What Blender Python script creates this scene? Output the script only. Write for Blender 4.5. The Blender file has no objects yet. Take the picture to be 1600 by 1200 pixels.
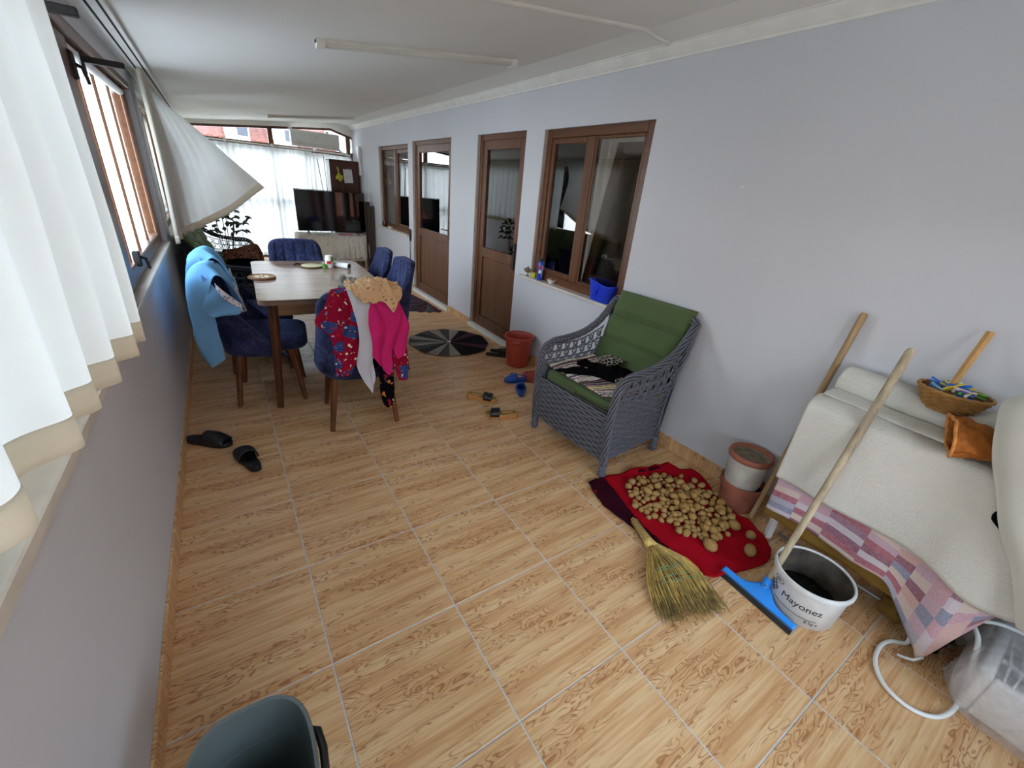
import bpy, bmesh, math, random
from mathutils import Vector, Matrix, noise as mnoise
import numpy as np
R = math.radians
random.seed(7)
scene = bpy.context.scene
COL = scene.collection
sin, cos, pi = math.sin, math.cos, math.pi

# ------------------------------------------------------------------ camera
cd = bpy.data.cameras.new('camera'); cam = bpy.data.objects.new('camera', cd); COL.objects.link(cam)
cd.sensor_width = 36; cd.lens = 652.394 / 1600 * 36; cd.clip_start = 0.02; cd.clip_end = 200
def cam_axes(y, p, r):
    cy, sy, cp, sp = cos(y), sin(y), cos(p), sin(p)
    f = Vector((-sy*cp, cy*cp, -sp)); r0 = Vector((cy, sy, 0)); u0 = r0.cross(f)
    return cos(r)*r0 + sin(r)*u0, -sin(r)*r0 + cos(r)*u0, f
ax, ay, af = cam_axes(-0.613574724, 0.431798276, 0.0938481684)
m = Matrix((ax, ay, -af)).transposed().to_4x4(); m.translation = Vector((0.37355, -0.99043, 1.48308))
cam.matrix_world = m
scene.camera = cam
# ------------------------------------------------------------------ world, light, exposure
w = bpy.data.worlds.new('sky'); scene.world = w; w.use_nodes = True
wn = w.node_tree; wn.nodes.clear()
wo = wn.nodes.new('ShaderNodeOutputWorld'); wb = wn.nodes.new('ShaderNodeBackground')
tc = wn.nodes.new('ShaderNodeTexCoord'); sx = wn.nodes.new('ShaderNodeSeparateXYZ'); cr = wn.nodes.new('ShaderNodeValToRGB')
wn.links.new(tc.outputs['Generated'], sx.inputs[0]); wn.links.new(sx.outputs[2], cr.inputs[0]); wn.links.new(cr.outputs[0], wb.inputs[0])
cr.color_ramp.elements[0].position = 0.0; cr.color_ramp.elements[0].color = (0.92, 0.96, 1.0, 1)
cr.color_ramp.elements[1].position = 0.7; cr.color_ramp.elements[1].color = (0.66, 0.80, 1.0, 1)
wb.inputs[1].default_value = 7.0
wn.links.new(wb.outputs[0], wo.inputs[0])
def portal(loc, rot, sx_, sy_):
    l = bpy.data.lights.new('portal', 'AREA'); l.shape = 'RECTANGLE'; l.size = sx_; l.size_y = sy_
    l.cycles.is_portal = True
    o = bpy.data.objects.new('portal', l); COL.objects.link(o); o.location = loc; o.rotation_euler = rot
portal((-0.2, 5.0, 1.42), (0, R(-90), 0), 1.15, 6.0)
portal((-0.2, 0.8, 1.42), (0, R(-90), 0), 1.15, 5.6)
portal((1.3, -2.5, 1.4), (R(90), 0, 0), 2.3, 1.6)
portal((1.3, 8.4, 1.1), (R(-90), 0, 0), 2.5, 2.0)
vs = scene.view_settings
vs.view_transform = 'Standard'; vs.look = 'None'; vs.gamma = 1; vs.use_curve_mapping = False
vs.exposure = 0.64
scene.display_settings.display_device = 'sRGB'
scene.cycles.max_bounces = 10; scene.cycles.diffuse_bounces = 5; scene.cycles.glossy_bounces = 4
scene.cycles.transparent_max_bounces = 16; scene.cycles.transmission_bounces = 6
scene.cycles.sample_clamp_indirect = 6; scene.cycles.caustics_reflective = False; scene.cycles.caustics_refractive = False
scene.cycles.use_denoising = True

# ------------------------------------------------------------------ materials
def srgb(h):
    if isinstance(h, str):
        h = h.lstrip('#'); c = [int(h[i:i+2], 16)/255 for i in (0, 2, 4)]
    else: c = h
    return tuple([(v/12.92 if v <= .04045 else ((v+.055)/1.055)**2.4) for v in c]) + (1,)
class NT:
    def __init__(s, name):
        s.m = bpy.data.materials.new(name); s.m.use_nodes = True; s.t = s.m.node_tree
        s.p = s.t.nodes['Principled BSDF']; s.o = s.t.nodes['Material Output']
    def n(s, typ, **k):
        x = s.t.nodes.new(typ)
        for a, v in k.items(): setattr(x, a, v)
        return x
    def l(s, a, b): s.t.links.new(a, b)
    def coord(s, kind='Object', scale=(1, 1, 1), rot=(0, 0, 0), loc=(0, 0, 0)):
        t = s.n('ShaderNodeTexCoord'); mp = s.n('ShaderNodeMapping')
        mp.inputs['Scale'].default_value = scale; mp.inputs['Rotation'].default_value = rot; mp.inputs['Location'].default_value = loc
        s.l(t.outputs[kind], mp.inputs[0]); return mp.outputs[0]
    def noise(s, vec, scale=5, detail=3, rough=.5, dist=0):
        x = s.n('ShaderNodeTexNoise'); x.inputs['Scale'].default_value = scale; x.inputs['Detail'].default_value = detail
        x.inputs['Roughness'].default_value = rough; x.inputs['Distortion'].default_value = dist
        if vec is not None: s.l(vec, x.inputs['Vector'])
        return x.outputs[0]
    def ramp(s, fac, stops, interp='LINEAR'):
        x = s.n('ShaderNodeValToRGB'); x.color_ramp.interpolation = interp; e = x.color_ramp.elements
        while len(e) < len(stops): e.new(.5)
        for i, (p, c) in enumerate(stops):
            e[i].position = p; e[i].color = c if len(c) == 4 else tuple(c) + (1,)
        s.l(fac, x.inputs[0]); return x.outputs[0]
    def math(s, op, a, b=None, c=None):
        x = s.n('ShaderNodeMath', operation=op)
        for i, v in enumerate((a, b, c)):
            if v is None: continue
            if isinstance(v, (int, float)): x.inputs[i].default_value = v
            else: s.l(v, x.inputs[i])
        return x.outputs[0]
    def mix(s, fac, a, b, blend='MIX'):
        x = s.n('ShaderNodeMix', data_type='RGBA', blend_type=blend)
        for i, v in ((0, fac), (6, a), (7, b)):
            if isinstance(v, (int, float)): x.inputs[i].default_value = v
            elif isinstance(v, tuple): x.inputs[i].default_value = v
            else: s.l(v, x.inputs[i])
        return x.outputs[2]
    def bump(s, h, strength=.3, dist=.01):
        x = s.n('ShaderNodeBump'); x.inputs['Strength'].default_value = strength; x.inputs['Distance'].default_value = dist
        s.l(h, x.inputs['Height']); s.l(x.outputs[0], s.p.inputs['Normal'])
    def base(s, c, rough=.6, metal=0, spec=.5):
        if isinstance(c, tuple): s.p.inputs['Base Color'].default_value = c
        else: s.l(c, s.p.inputs['Base Color'])
        s.p.inputs['Roughness'].default_value = rough; s.p.inputs['Metallic'].default_value = metal
        s.p.inputs['Specular IOR Level'].default_value = spec
        return s
def plain(name, c, rough=.6, var=.12, scale=12, bump=.0, metal=0, spec=.5, bscale=60, sheen=0, coords='Object', detail=3):
    t = NT(name); c = srgb(c); v = t.coord(coords)
    n = t.noise(v, scale, detail)
    d = tuple([x*(1-var) for x in c[:3]]) + (1,); l = tuple([min(1, x*(1+var)) for x in c[:3]]) + (1,)
    t.base(t.ramp(n, [(.3, d), (.7, l)]), rough, metal, spec)
    if bump: t.bump(t.noise(v, bscale, 2), bump, .004)
    if sheen: t.p.inputs['Sheen Weight'].default_value = sheen; t.p.inputs['Sheen Roughness'].default_value = .5
    return t.m
def wood(name, dark, light, axis=2, scale=14, rough=.4, stretch=.08, contrast=1):
    t = NT(name); sc = [1, 1, 1]; sc[axis] = stretch
    v = t.coord('Object', tuple(sc)); n = t.noise(v, scale*3, 4, .6, .4); n2 = t.noise(v, scale, 2, .5, 1.0)
    a = t.mix(.5, n, n2); t.base(t.ramp(a, [(.36, srgb(dark)), (.64, srgb(light))]), rough, 0, .4)
    return t.m
# floor tile: planks of printed pine grain running across the room
def floor_mat(name, axis_x=0, axis_y=1, plank=.0905):
    t = NT(name); co = t.n('ShaderNodeTexCoord'); s = t.n('ShaderNodeSeparateXYZ'); t.l(co.outputs['Object'], s.inputs[0])
    X, Y = s.outputs[axis_x], s.outputs[axis_y]
    oi = t.n('ShaderNodeObjectInfo')
    pk = t.math('DIVIDE', t.math('ADD', Y, 1.0), plank); idx = t.math('FLOOR', pk); fr = t.math('FRACT', pk)
    off = t.math('MULTIPLY', idx, 3.17); off = t.math('ADD', off, t.math('MULTIPLY', t.math('FLOOR', t.math('MULTIPLY', oi.outputs['Random'], 3)), 5.3))
    def vec(a, b, c):
        x = t.n('ShaderNodeCombineXYZ')
        for i, v in enumerate((a, b, c)):
            if isinstance(v, (int, float)): x.inputs[i].default_value = v
            else: t.l(v, x.inputs[i])
        return x.outputs[0]
    P = vec(t.math('MULTIPLY', X, 1.0), t.math('MULTIPLY', Y, 1.0), off)
    fine = t.noise(vec(t.math('MULTIPLY', X, 5.0), t.math('MULTIPLY', Y, 110), off), 1, 4, .6)
    broad = t.noise(vec(t.math('MULTIPLY', X, 2.2), t.math('MULTIPLY', Y, 24), off), 1, 2, .5)
    # cathedral figure: contour lines of a warped field
    field = t.noise(vec(t.math('MULTIPLY', X, 4.8), t.math('MULTIPLY', Y, 22), off), 1, 2.0, .5, .45)
    lines = t.math('FRACT', t.math('MULTIPLY', field, 13))
    lines = t.math('ABSOLUTE', t.math('SUBTRACT', lines, .5))
    lines = t.ramp(lines, [(.04, (1, 1, 1)), (.20, (0, 0, 0))])
    msk = t.noise(vec(t.math('MULTIPLY', X, 2.6), t.math('MULTIPLY', Y, 13), t.math('ADD', off, 9.0)), 1, 1, .5)
    mask = t.ramp(msk, [(.47, (0, 0, 0)), (.53, (1, 1, 1))])
    lm = t.math('MULTIPLY', lines, mask)
    streak = t.noise(vec(t.math('MULTIPLY', X, 9), t.math('MULTIPLY', Y, 130), t.math('ADD', off, 4.0)), 1, 2, .5)
    streak = t.ramp(streak, [(.60, (0, 0, 0)), (.72, (1, 1, 1))])
    sm = t.noise(vec(t.math('MULTIPLY', X, 4), t.math('MULTIPLY', Y, 14), t.math('ADD', off, 2.0)), 1, 1, .5)
    streak = t.math('MULTIPLY', streak, t.ramp(sm, [(.5, (0, 0, 0)), (.65, (1, 1, 1))]))
    knot = t.noise(vec(t.math('MULTIPLY', X, 11), t.math('MULTIPLY', Y, 36), t.math('ADD', off, 21.0)), 1, 1, .5)
    knot = t.ramp(knot, [(.72, (0, 0, 0)), (.80, (1, 1, 1))])
    c = t.ramp(t.mix(.5, broad, fine), [(.30, srgb('#bd8658')), (.46, srgb('#cf9f6e')), (.62, srgb('#dfba8b'))])
    edge = t.math('LESS_THAN', fr, .025)
    c = t.mix(t.math('MULTIPLY', edge, .45), c, srgb('#e9cc9c'))
    dk = srgb('#9a6038')
    c = t.mix(t.math('MULTIPLY', lm, .8), c, dk); c = t.mix(t.math('MULTIPLY', streak, .6), c, dk); c = t.mix(t.math('MULTIPLY', knot, .65), c, srgb('#b0754a'))
    t.base(c, .34, 0, .45)
    r = t.noise(P, 9, 3); t.l(t.ramp(r, [(.3, (.28,)*3), (.7, (.42,)*3)]), t.p.inputs['Roughness'])
    return t.m
M = {}
M['tile'] = floor_mat('printed_wood_tile')
M['skirt'] = floor_mat('skirting_tile', 2, 1, .06)
M['grout'] = plain('grout', '#c4c0bc', .9, .1, 40)
def wall_mat(name, c):
    t = NT(name); v = t.coord('Object'); n = t.noise(v, 1.1, 3, .55); c = srgb(c)
    st = t.noise(v, 14, 4, .6); s2 = t.ramp(st, [(.70, (0, 0, 0)), (.85, (1, 1, 1))])
    k = t.ramp(n, [(.3, tuple(x*.95 for x in c[:3]) + (1,)), (.7, c)])
    t.base(t.mix(t.math('MULTIPLY', s2, .05), k, (.25, .25, .26, 1)), .75, 0, .25)
    t.bump(t.noise(v, 160, 3, .7), .12, .003)
    return t.m
M['wall'] = wall_mat('blue_grey_paint', '#cfcfd3')
M['ceil'] = wall_mat('ceiling_paint', '#ebe8e0')
M['white'] = plain('white_plaster', '#e6e3da', .6, .06, 8, .1)
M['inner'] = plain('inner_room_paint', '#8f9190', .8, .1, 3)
M['reveal'] = plain('raw_reveal', '#c6beb6', .9, .15, 9, .3)
M['pvc'] = wood('brown_pvc', '#523019', '#704526', 2, 18, .38, .05)
M['pvcy'] = wood('brown_pvc_horizontal', '#523019', '#704526', 1, 18, .38, .05)
M['pvcx'] = wood('brown_pvc_across', '#4a2c20', '#5f3b2a', 0, 18, .38, .05)
M['marble'] = plain('marble_sill', '#d4cbbf', .35, .14, 7, detail=8)
M['black'] = plain('black_plastic', '#141414', .4, .2, 10)
M['blackrub'] = plain('black_foam_rubber', '#121214', .55, .2, 30, .2)
M['dark'] = plain('dark_gap', '#0c0b0b', .9, .1)
M['wplast'] = plain('white_plastic', '#e8e8e4', .35, .04, 6)
M['chrome'] = plain('chrome', '#b8b8b8', .2, .05, 5, metal=1)
def glass_mat(name, tint=(.93, .96, .97, 1), refl=1.0, ior=1.7):
    t = NT(name); g = t.n('ShaderNodeBsdfGlossy'); g.inputs['Roughness'].default_value = .0; g.inputs['Color'].default_value = (1, 1, 1, 1)
    tr = t.n('ShaderNodeBsdfTransparent'); tr.inputs[0].default_value = tint
    f = t.n('ShaderNodeFresnel'); f.inputs[0].default_value = ior; mx = t.n('ShaderNodeMixShader')
    n = t.math('MULTIPLY', f.outputs[0], refl)
    t.l(n, mx.inputs[0]); t.l(tr.outputs[0], mx.inputs[1]); t.l(g.outputs[0], mx.inputs[2]); t.l(mx.outputs[0], t.o.inputs[0])
    return t.m
M['glass'] = glass_mat('window_glass', ior=1.3)
M['glasslow'] = glass_mat('thin_window_glass', refl=.25, ior=1.3)
M['glassdk'] = glass_mat('interior_glass', (.85, .86, .86, 1), 1.7)
M['screen'] = glass_mat('insect_screen', (.70, .66, .62, 1), .3)
def cloth_mat(name, c, trans=.45, through=0.0, var=.04, weave=0, tint=None, pattern=None, rough=.9):
    t = NT(name); v = t.coord('Object'); n = t.noise(v, 7, 3); c = srgb(c)
    col = t.ramp(n, [(.3, tuple(x*(1-var) for x in c[:3]) + (1,)), (.7, tuple(min(1, x*(1+var)) for x in c[:3]) + (1,))])
    if pattern: col = pattern(t, v, col)
    d = t.n('ShaderNodeBsdfDiffuse'); t.l(col, d.inputs[0]); d.inputs[1].default_value = .5
    tl = t.n('ShaderNodeBsdfTranslucent')
    if tint: tl.inputs[0].default_value = srgb(tint)
    else: t.l(col, tl.inputs[0])
    mx = t.n('ShaderNodeMixShader'); mx.inputs[0].default_value = trans; t.l(d.outputs[0], mx.inputs[1]); t.l(tl.outputs[0], mx.inputs[2])
    out = mx.outputs[0]
    b = t.n('ShaderNodeBump'); b.inputs['Strength'].default_value = .15; b.inputs['Distance'].default_value = .003
    t.l(t.noise(v, 300, 2), b.inputs['Height']); t.l(b.outputs[0], d.inputs['Normal'])
    if through:
        tr = t.n('ShaderNodeBsdfTransparent'); m2 = t.n('ShaderNodeMixShader'); m2.inputs[0].default_value = through
        t.l(out, m2.inputs[1]); t.l(tr.outputs[0], m2.inputs[2]); out = m2.outputs[0]
    t.l(out, t.o.inputs[0]); return t.m
M['curtain'] = cloth_mat('cream_curtain_cotton', '#dcd8cb', .25, .01, tint='#d2d4d2')
M['curtainhem'] = cloth_mat('cream_curtain_hem', '#e6dfcd', .2)
M['sheer'] = cloth_mat('white_sheer', '#f0f0ee', .62, .05)
def dots(t, v, col):
    vo = t.n('ShaderNodeTexVoronoi'); vo.inputs['Scale'].default_value = 9; t.l(v, vo.inputs['Vector'])
    return t.mix(t.ramp(vo.outputs[0], [(.10, (.8,)*3), (.13, (0, 0, 0))]), col, srgb('#6e675c'))
M['sheerdot'] = cloth_mat('sheer_with_sprigs', '#c9c6bd', .3, .22, pattern=dots)

# ------------------------------------------------------------------ geometry helpers
TF = {}   # name of a thing -> its world matrix
def empty(name, loc=(0, 0, 0), rz=0, label=None, cat=None, group=None):
    o = bpy.data.objects.new(name, None); COL.objects.link(o); o.empty_display_size = .05
    o.location = loc; o.rotation_euler = (0, 0, rz); TF[o.name] = Matrix.Translation(Vector(loc)) @ Matrix.Rotation(rz, 4, 'Z')
    return tag(o, label, cat, group)
def tag(o, label=None, cat=None, group=None, kind=None):
    if label: o['label'] = label
    if cat: o['category'] = cat
    if group: o['group'] = group
    if kind: o['kind'] = kind
    return o
def put(name, bm, mat, parent=None, local=False, smooth=False, solid=0, sub=0, angle=None):
    """bm in world metres (or in the parent's own frame when local)."""
    me = bpy.data.meshes.new(name)
    bmesh.ops.recalc_face_normals(bm, faces=bm.faces)
    bm.to_mesh(me); bm.free()
    for x in (mat if isinstance(mat, (list, tuple)) else [mat]): me.materials.append(M[x] if isinstance(x, str) else x)
    o = bpy.data.objects.new(name, me); COL.objects.link(o)
    if parent is not None:
        o.parent = parent
        if not local: me.transform(full(parent).inverted())
        TF[o.name] = full(parent)
    else:
        c = np.array([v.co for v in me.vertices]); lo, hi = c.min(0), c.max(0)
        loc = Vector(((lo[0]+hi[0])/2, (lo[1]+hi[1])/2, lo[2])); me.transform(Matrix.Translation(-loc)); o.location = loc
        TF[o.name] = Matrix.Translation(loc)
    if smooth:
        for p in me.polygons: p.use_smooth = True
        if angle:
            me.set_sharp_from_angle(angle=R(angle))
    if solid:
        md = o.modifiers.new('thickness', 'SOLIDIFY'); md.thickness = solid; md.offset = 0
    if sub:
        md = o.modifiers.new('smooth', 'SUBSURF'); md.levels = sub; md.render_levels = sub
    return o
def full(o): return TF[o.name]
def copy_tree(o, loc=None, rz=None, label=None, group=None, parent=None):
    c = o.copy(); COL.objects.link(c); c.parent = parent
    if parent is None:
        if loc is not None: c.location = loc
        if rz is not None: c.rotation_euler = (0, 0, rz)
        if label: c['label'] = label
        if group: c['group'] = group
        TF[c.name] = Matrix.Translation(Vector(c.location)) @ Matrix.Rotation(c.rotation_euler.z, 4, 'Z')
    else: TF[c.name] = TF[parent.name]
    for ch in [x for x in bpy.data.objects if x.parent == o]: copy_tree(ch, parent=c)
    return c
def B(): return bmesh.new()
def box(bm, x0, x1, y0, y1, z0, z1, bev=0, seg=1, mat=0):
    vs = [bm.verts.new((x, y, z)) for x in (x0, x1) for y in (y0, y1) for z in (z0, z1)]
    fs = []
    for q in ((0, 1, 3, 2), (4, 6, 7, 5), (0, 4, 5, 1), (2, 3, 7, 6), (0, 2, 6, 4), (1, 5, 7, 3)):
        f = bm.faces.new([vs[i] for i in q]); f.material_index = mat; fs.append(f)
    if bev:
        es = list({e for f in fs for e in f.edges})
        bmesh.ops.recalc_face_normals(bm, faces=fs)
        r = bmesh.ops.bevel(bm, geom=es, offset=bev, segments=seg, affect='EDGES', profile=.5)
        for f in r['faces']: f.material_index = mat
    return bm
def xf(bm, mat, verts=None):
    bmesh.ops.transform(bm, matrix=mat, verts=list(verts or bm.verts)); return bm
def rbox(w_, d, h, bev, seg=3, mat=None):
    b = B(); box(b, -w_/2, w_/2, -d/2, d/2, 0, h, bev, seg)
    if mat is not None: xf(b, mat)
    return b
def frames_along(path):
    P = [Vector(p) for p in path]; n = len(P); T = []
    for i in range(n):
        a = P[max(i-1, 0)]; c = P[min(i+1, n-1)]; t = (c-a); T.append(t.normalized() if t.length > 1e-9 else Vector((0, 0, 1)))
    up = Vector((0, 0, 1)) if abs(T[0].z) < .9 else Vector((1, 0, 0))
    N = []; nrm = (up - T[0]*up.dot(T[0])).normalized()
    for t in T:
        nrm = (nrm - t*nrm.dot(t))
        nrm = nrm.normalized() if nrm.length > 1e-6 else Vector((1, 0, 0))
        N.append(nrm)
    return P, T, N
def tube(bm, path, r, seg=8, cap=True, mat=0, flat=1.0):
    P, T, N = frames_along(path); rings = []
    for i, p in enumerate(P):
        rr = r[i] if isinstance(r, (list, tuple)) else r
        b = T[i].cross(N[i])
        rings.append([bm.verts.new(p + N[i]*(rr*cos(2*pi*k/seg)*flat) + b*(rr*sin(2*pi*k/seg))) for k in range(seg)])
    for i in range(len(rings)-1):
        for k in range(seg):
            f = bm.faces.new((rings[i][k], rings[i][(k+1) % seg], rings[i+1][(k+1) % seg], rings[i+1][k])); f.material_index = mat
    if cap and seg > 2:
        bm.faces.new(rings[0][::-1]).material_index = mat; bm.faces.new(rings[-1]).material_index = mat
    return bm
def lathe(bm, prof, seg=32, c=(0, 0, 0), sxy=(1, 1), mat=0, fn=None):
    rings = []
    for r, z in prof:
        if r < 1e-5: rings.append([bm.verts.new((c[0], c[1], c[2]+z))])
        else:
            ring = []
            for k in range(seg):
                a = 2*pi*k/seg; rr = r*(fn(a, z) if fn else 1)
                ring.append(bm.verts.new((c[0]+rr*cos(a)*sxy[0], c[1]+rr*sin(a)*sxy[1], c[2]+z)))
            rings.append(ring)
    for A, C in zip(rings, rings[1:]):
        for k in range(seg):
            q = [A[k % len(A)], A[(k+1) % len(A)], C[(k+1) % len(C)], C[k % len(C)]]
            q = list(dict.fromkeys(q))
            if len(q) > 2: bm.faces.new(q).material_index = mat
    return bm
def cr_interp(P, t):
    n = len(P)-1; t = min(max(t, 0), 1)*n; i = min(int(t), n-1); f = t-i
    p0 = P[i-1] if i > 0 else P[i]*2-P[i+1]; p1 = P[i]; p2 = P[i+1]; p3 = P[i+2] if i+2 <= n else P[i+1]*2-P[i]
    return .5*((2*p1)+(p2-p0)*f+(2*p0-5*p1+4*p2-p3)*f*f+(3*p1-p0-3*p2+p3)*f**3)
def smooth_path(pts, n, closed=False):
    P = [Vector(p) for p in pts]
    if closed:
        k = len(P); Q = P[-1:]+P+P[:2]
        out = []
        for j in range(n):
            t = j/n*k; i = int(t); f = t-i
            p0, p1, p2, p3 = P[(i-1) % k], P[i % k], P[(i+1) % k], P[(i+2) % k]
            out.append(.5*((2*p1)+(p2-p0)*f+(2*p0-5*p1+4*p2-p3)*f*f+(3*p1-p0-3*p2+p3)*f**3))
        return out
    return [cr_interp(P, j/(n-1)) for j in range(n)]
def grid(bm, fn, nu, nv, mat=0, uv=True):
    V = [[bm.verts.new(fn(i/nu, j/nv)) for i in range(nu+1)] for j in range(nv+1)]
    lay = bm.loops.layers.uv.verify() if uv else None
    for j in range(nv):
        for i in range(nu):
            f = bm.faces.new((V[j][i], V[j][i+1], V[j+1][i+1], V[j+1][i])); f.material_index = mat
            if uv:
                for lp, (a, b) in zip(f.loops, ((i, j), (i+1, j), (i+1, j+1), (i, j+1))): lp[lay].uv = (a/nu, b/nv)
    return V
def rows_fn(rows, disp=None):
    """rows: list of polylines (list of 3-D points); smooth surface through them. disp(u,v,p)->Vector added."""
    RR = [[Vector(p) for p in r] for r in rows]
    def fn(u, v):
        col = [cr_interp(r, u) for r in RR]; p = cr_interp(col, v) if len(col) > 1 else col[0]
        if disp: p = p + Vector(disp(u, v, p))
        return p
    return fn
def nz(x, y, z=0): return mnoise.noise(Vector((x, y, z)))
def shell(bm, f_in, f_out, nu, nv, m_in=0, m_out=0):
    A = grid(bm, f_in, nu, nv, m_in); C = grid(bm, f_out, nu, nv, m_out)
    def st(a, b, c, d): bm.faces.new((a, b, c, d))
    for i in range(nu):
        st(A[0][i], A[0][i+1], C[0][i+1], C[0][i]); st(A[nv][i], C[nv][i], C[nv][i+1], A[nv][i+1])
    for j in range(nv):
        st(A[j][0], C[j][0], C[j+1][0], A[j+1][0]); st(A[j][nu], A[j+1][nu], C[j+1][nu], C[j][nu])
    return bm
def prism(bm, poly, z0, z1, mat=0):
    a = [bm.verts.new((x, y, z0)) for x, y in poly]; b = [bm.verts.new((x, y, z1)) for x, y in poly]
    n = len(poly); bm.faces.new(a[::-1]).material_index = mat; bm.faces.new(b).material_index = mat
    for i in range(n): bm.faces.new((a[i], a[(i+1) % n], b[(i+1) % n], b[i])).material_index = mat
    return bm
def ellipsoid(bm, c, r, seg=12, rings=8, lump=0, seed=0):
    prof = [(sin(pi*i/rings), -cos(pi*i/rings)) for i in range(rings+1)]
    n0 = len(bm.verts); lathe(bm, prof, seg)
    bm.verts.ensure_lookup_table()
    for v in list(bm.verts)[n0:]:
        k = 1 + lump*nz(v.co.x*1.6+seed, v.co.y*1.6, v.co.z*1.6)
        v.co = Vector((c[0]+v.co.x*r[0]*k, c[1]+v.co.y*r[1]*k, c[2]+v.co.z*r[2]*k))
    return bm
def cyl(bm, p0, p1, r0, r1=None, seg=12, mat=0): return tube(bm, [p0, p1], [r0, r1 if r1 is not None else r0], seg, True, mat)
def text(name, s, size, mat, parent, M4, thick=.0004):
    c = bpy.data.curves.new(name, 'FONT'); c.body = s; c.size = size; c.extrude = thick; c.align_x = 'CENTER'; c.align_y = 'CENTER'
    o = bpy.data.objects.new(name, c); COL.objects.link(o)
    dg = bpy.context.evaluated_depsgraph_get(); me = bpy.data.meshes.new_from_object(o.evaluated_get(dg)); me.name = name
    bpy.data.objects.remove(o); me.materials.clear(); me.materials.append(M[mat])
    me.transform(M4); o = bpy.data.objects.new(name, me); COL.objects.link(o); o.parent = parent; me.transform(full(parent).inverted())
    TF[o.name] = full(parent); return o

# ------------------------------------------------------------------ more materials
def velvet():
    t = NT('navy_velvet'); v = t.coord('Object'); n = t.noise(v, 9, 4, .6, .6); n2 = t.noise(v, 45, 2)
    t.base(t.ramp(t.mix(.4, n, n2), [(.36, srgb('#20263f')), (.52, srgb('#2d3558')), (.66, srgb('#485078'))]), .85, 0, .2)
    t.p.inputs['Sheen Weight'].default_value = .35; t.p.inputs['Sheen Roughness'].default_value = .4; t.p.inputs['Sheen Tint'].default_value = srgb('#8f9ad0')
    return t.m
M['velvet'] = velvet()
M['legwood'] = wood('walnut_stain', '#3f2413', '#7a4a28', 2, 16, .32, .06)
M['tabletop'] = wood('grey_oak_laminate', '#76604e', '#a08974', 0, 12, .24, .06)
M['apron'] = wood('pale_oak_laminate', '#84694a', '#a88a66', 0, 20, .5, .05)
M['wicker'] = plain('grey_rattan', '#64666e', .55, .22, 70, .0, spec=.35)
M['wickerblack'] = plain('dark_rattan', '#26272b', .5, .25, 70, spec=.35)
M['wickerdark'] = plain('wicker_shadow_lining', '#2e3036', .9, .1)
M['green'] = plain('olive_green_canvas', '#485a30', .85, .10, 6, .25, bscale=220, sheen=.15)
M['greendk'] = plain('moss_green_canvas', '#4c5e34', .85, .12, 6, .25, bscale=220)
M['tagdark'] = plain('dark_tag', '#3a4228', .8, .3, 80)
M['lampcover'] = plain('lamp_diffuser', '#d7d4c8', .4, .05, 5)
# ------------------------------------------------------------------ structure
XR, YN, YB, TX, TY = 2.66, -2.4, 8.17, .45, .45664
def zc(x): return 2.03+.115*x if x < 2.4 else 2.306-.10*(x-2.4)
floor = put('floor', box(B(), -.02, XR+.15, YN-.1, YB+.1, -.12, -.0018), 'grout'); tag(floor, kind='structure')
tile_me = {}
for j in range(-5, 18):
    for i in range(6):
        wx = TX if i < 5 else XR-5*TX
        y0, y1 = j*TY, min((j+1)*TY, YB)
        key = (i == 5, y1 == YB)
        cx, cy = i*TX+wx/2, (y0+y1)/2
        if key not in tile_me:
            o = put('tile', xf(box(B(), -wx/2+.0026, wx/2-.0026, -(y1-y0)/2+.0026, (y1-y0)/2-.0026, -.012, 0, .0012), Matrix.Identity(4)), 'tile', floor, local=True)
            tile_me[key] = o.data
        else:
            o = bpy.data.objects.new('tile', tile_me[key]); COL.objects.link(o); o.parent = floor; TF[o.name] = full(floor)
        o.location = Vector((cx, cy, random.uniform(-.0004, .0004))) - floor.location
def baseboard(name, x0, x1, segs):
    root = None; me = None
    for a, b in segs:
        bm = box(B(), x0+.002 if x0 > 1 else x0, x1 if x0 > 1 else x1-.002, a, b, 0, .084)
        if root is None: root = put(name, bm, 'grout'); tag(root, kind='structure')
        else: put('mortar', bm, 'grout', root)
        y = math.floor(a/TY)*TY
        while y < b:
            p, q = max(a, y), min(b, y+TY)
            if q-p > .03:
                put('tile', box(B(), x0 if x0 > 1 else x0+.001, x1 if x0 > 1 else x1, p+.0015, q-.0015, .0, .086+random.uniform(-.001, .001), .0012), 'skirt', root)
            y += TY
baseboard('baseboard_left', 0.0, .010, [(YN, YB)])
baseboard('baseboard_right', XR-.012, XR, [(YN, 2.385), (3.245, 3.85), (5.035, YB)])
# left wall: low parapet, lintel, piers
bm = B(); box(bm, -.11, 0, YN, YB, 0, .85); box(bm, -.11, 0, YN, YB, 1.935, 2.2)
for a, b in ((YN, -1.95), (.95, 1.10), (3.45, 3.80), (7.85, YB)): box(bm, -.11, 0, a, b, .85, 1.935)
tag(put('wall_left', bm, 'wall'), kind='structure')
bm = B(); box(bm, -.13, 0.018, -1.95, 3.45, .85, .88, .004); box(bm, -.13, 0.018, 3.80, 7.85, .85, .88, .004)
box(bm, 0.002, .012, -1.95, 3.45, .835, .85, .002)
tag(put('trim_1', bm, 'marble'), kind='structure')
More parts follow.
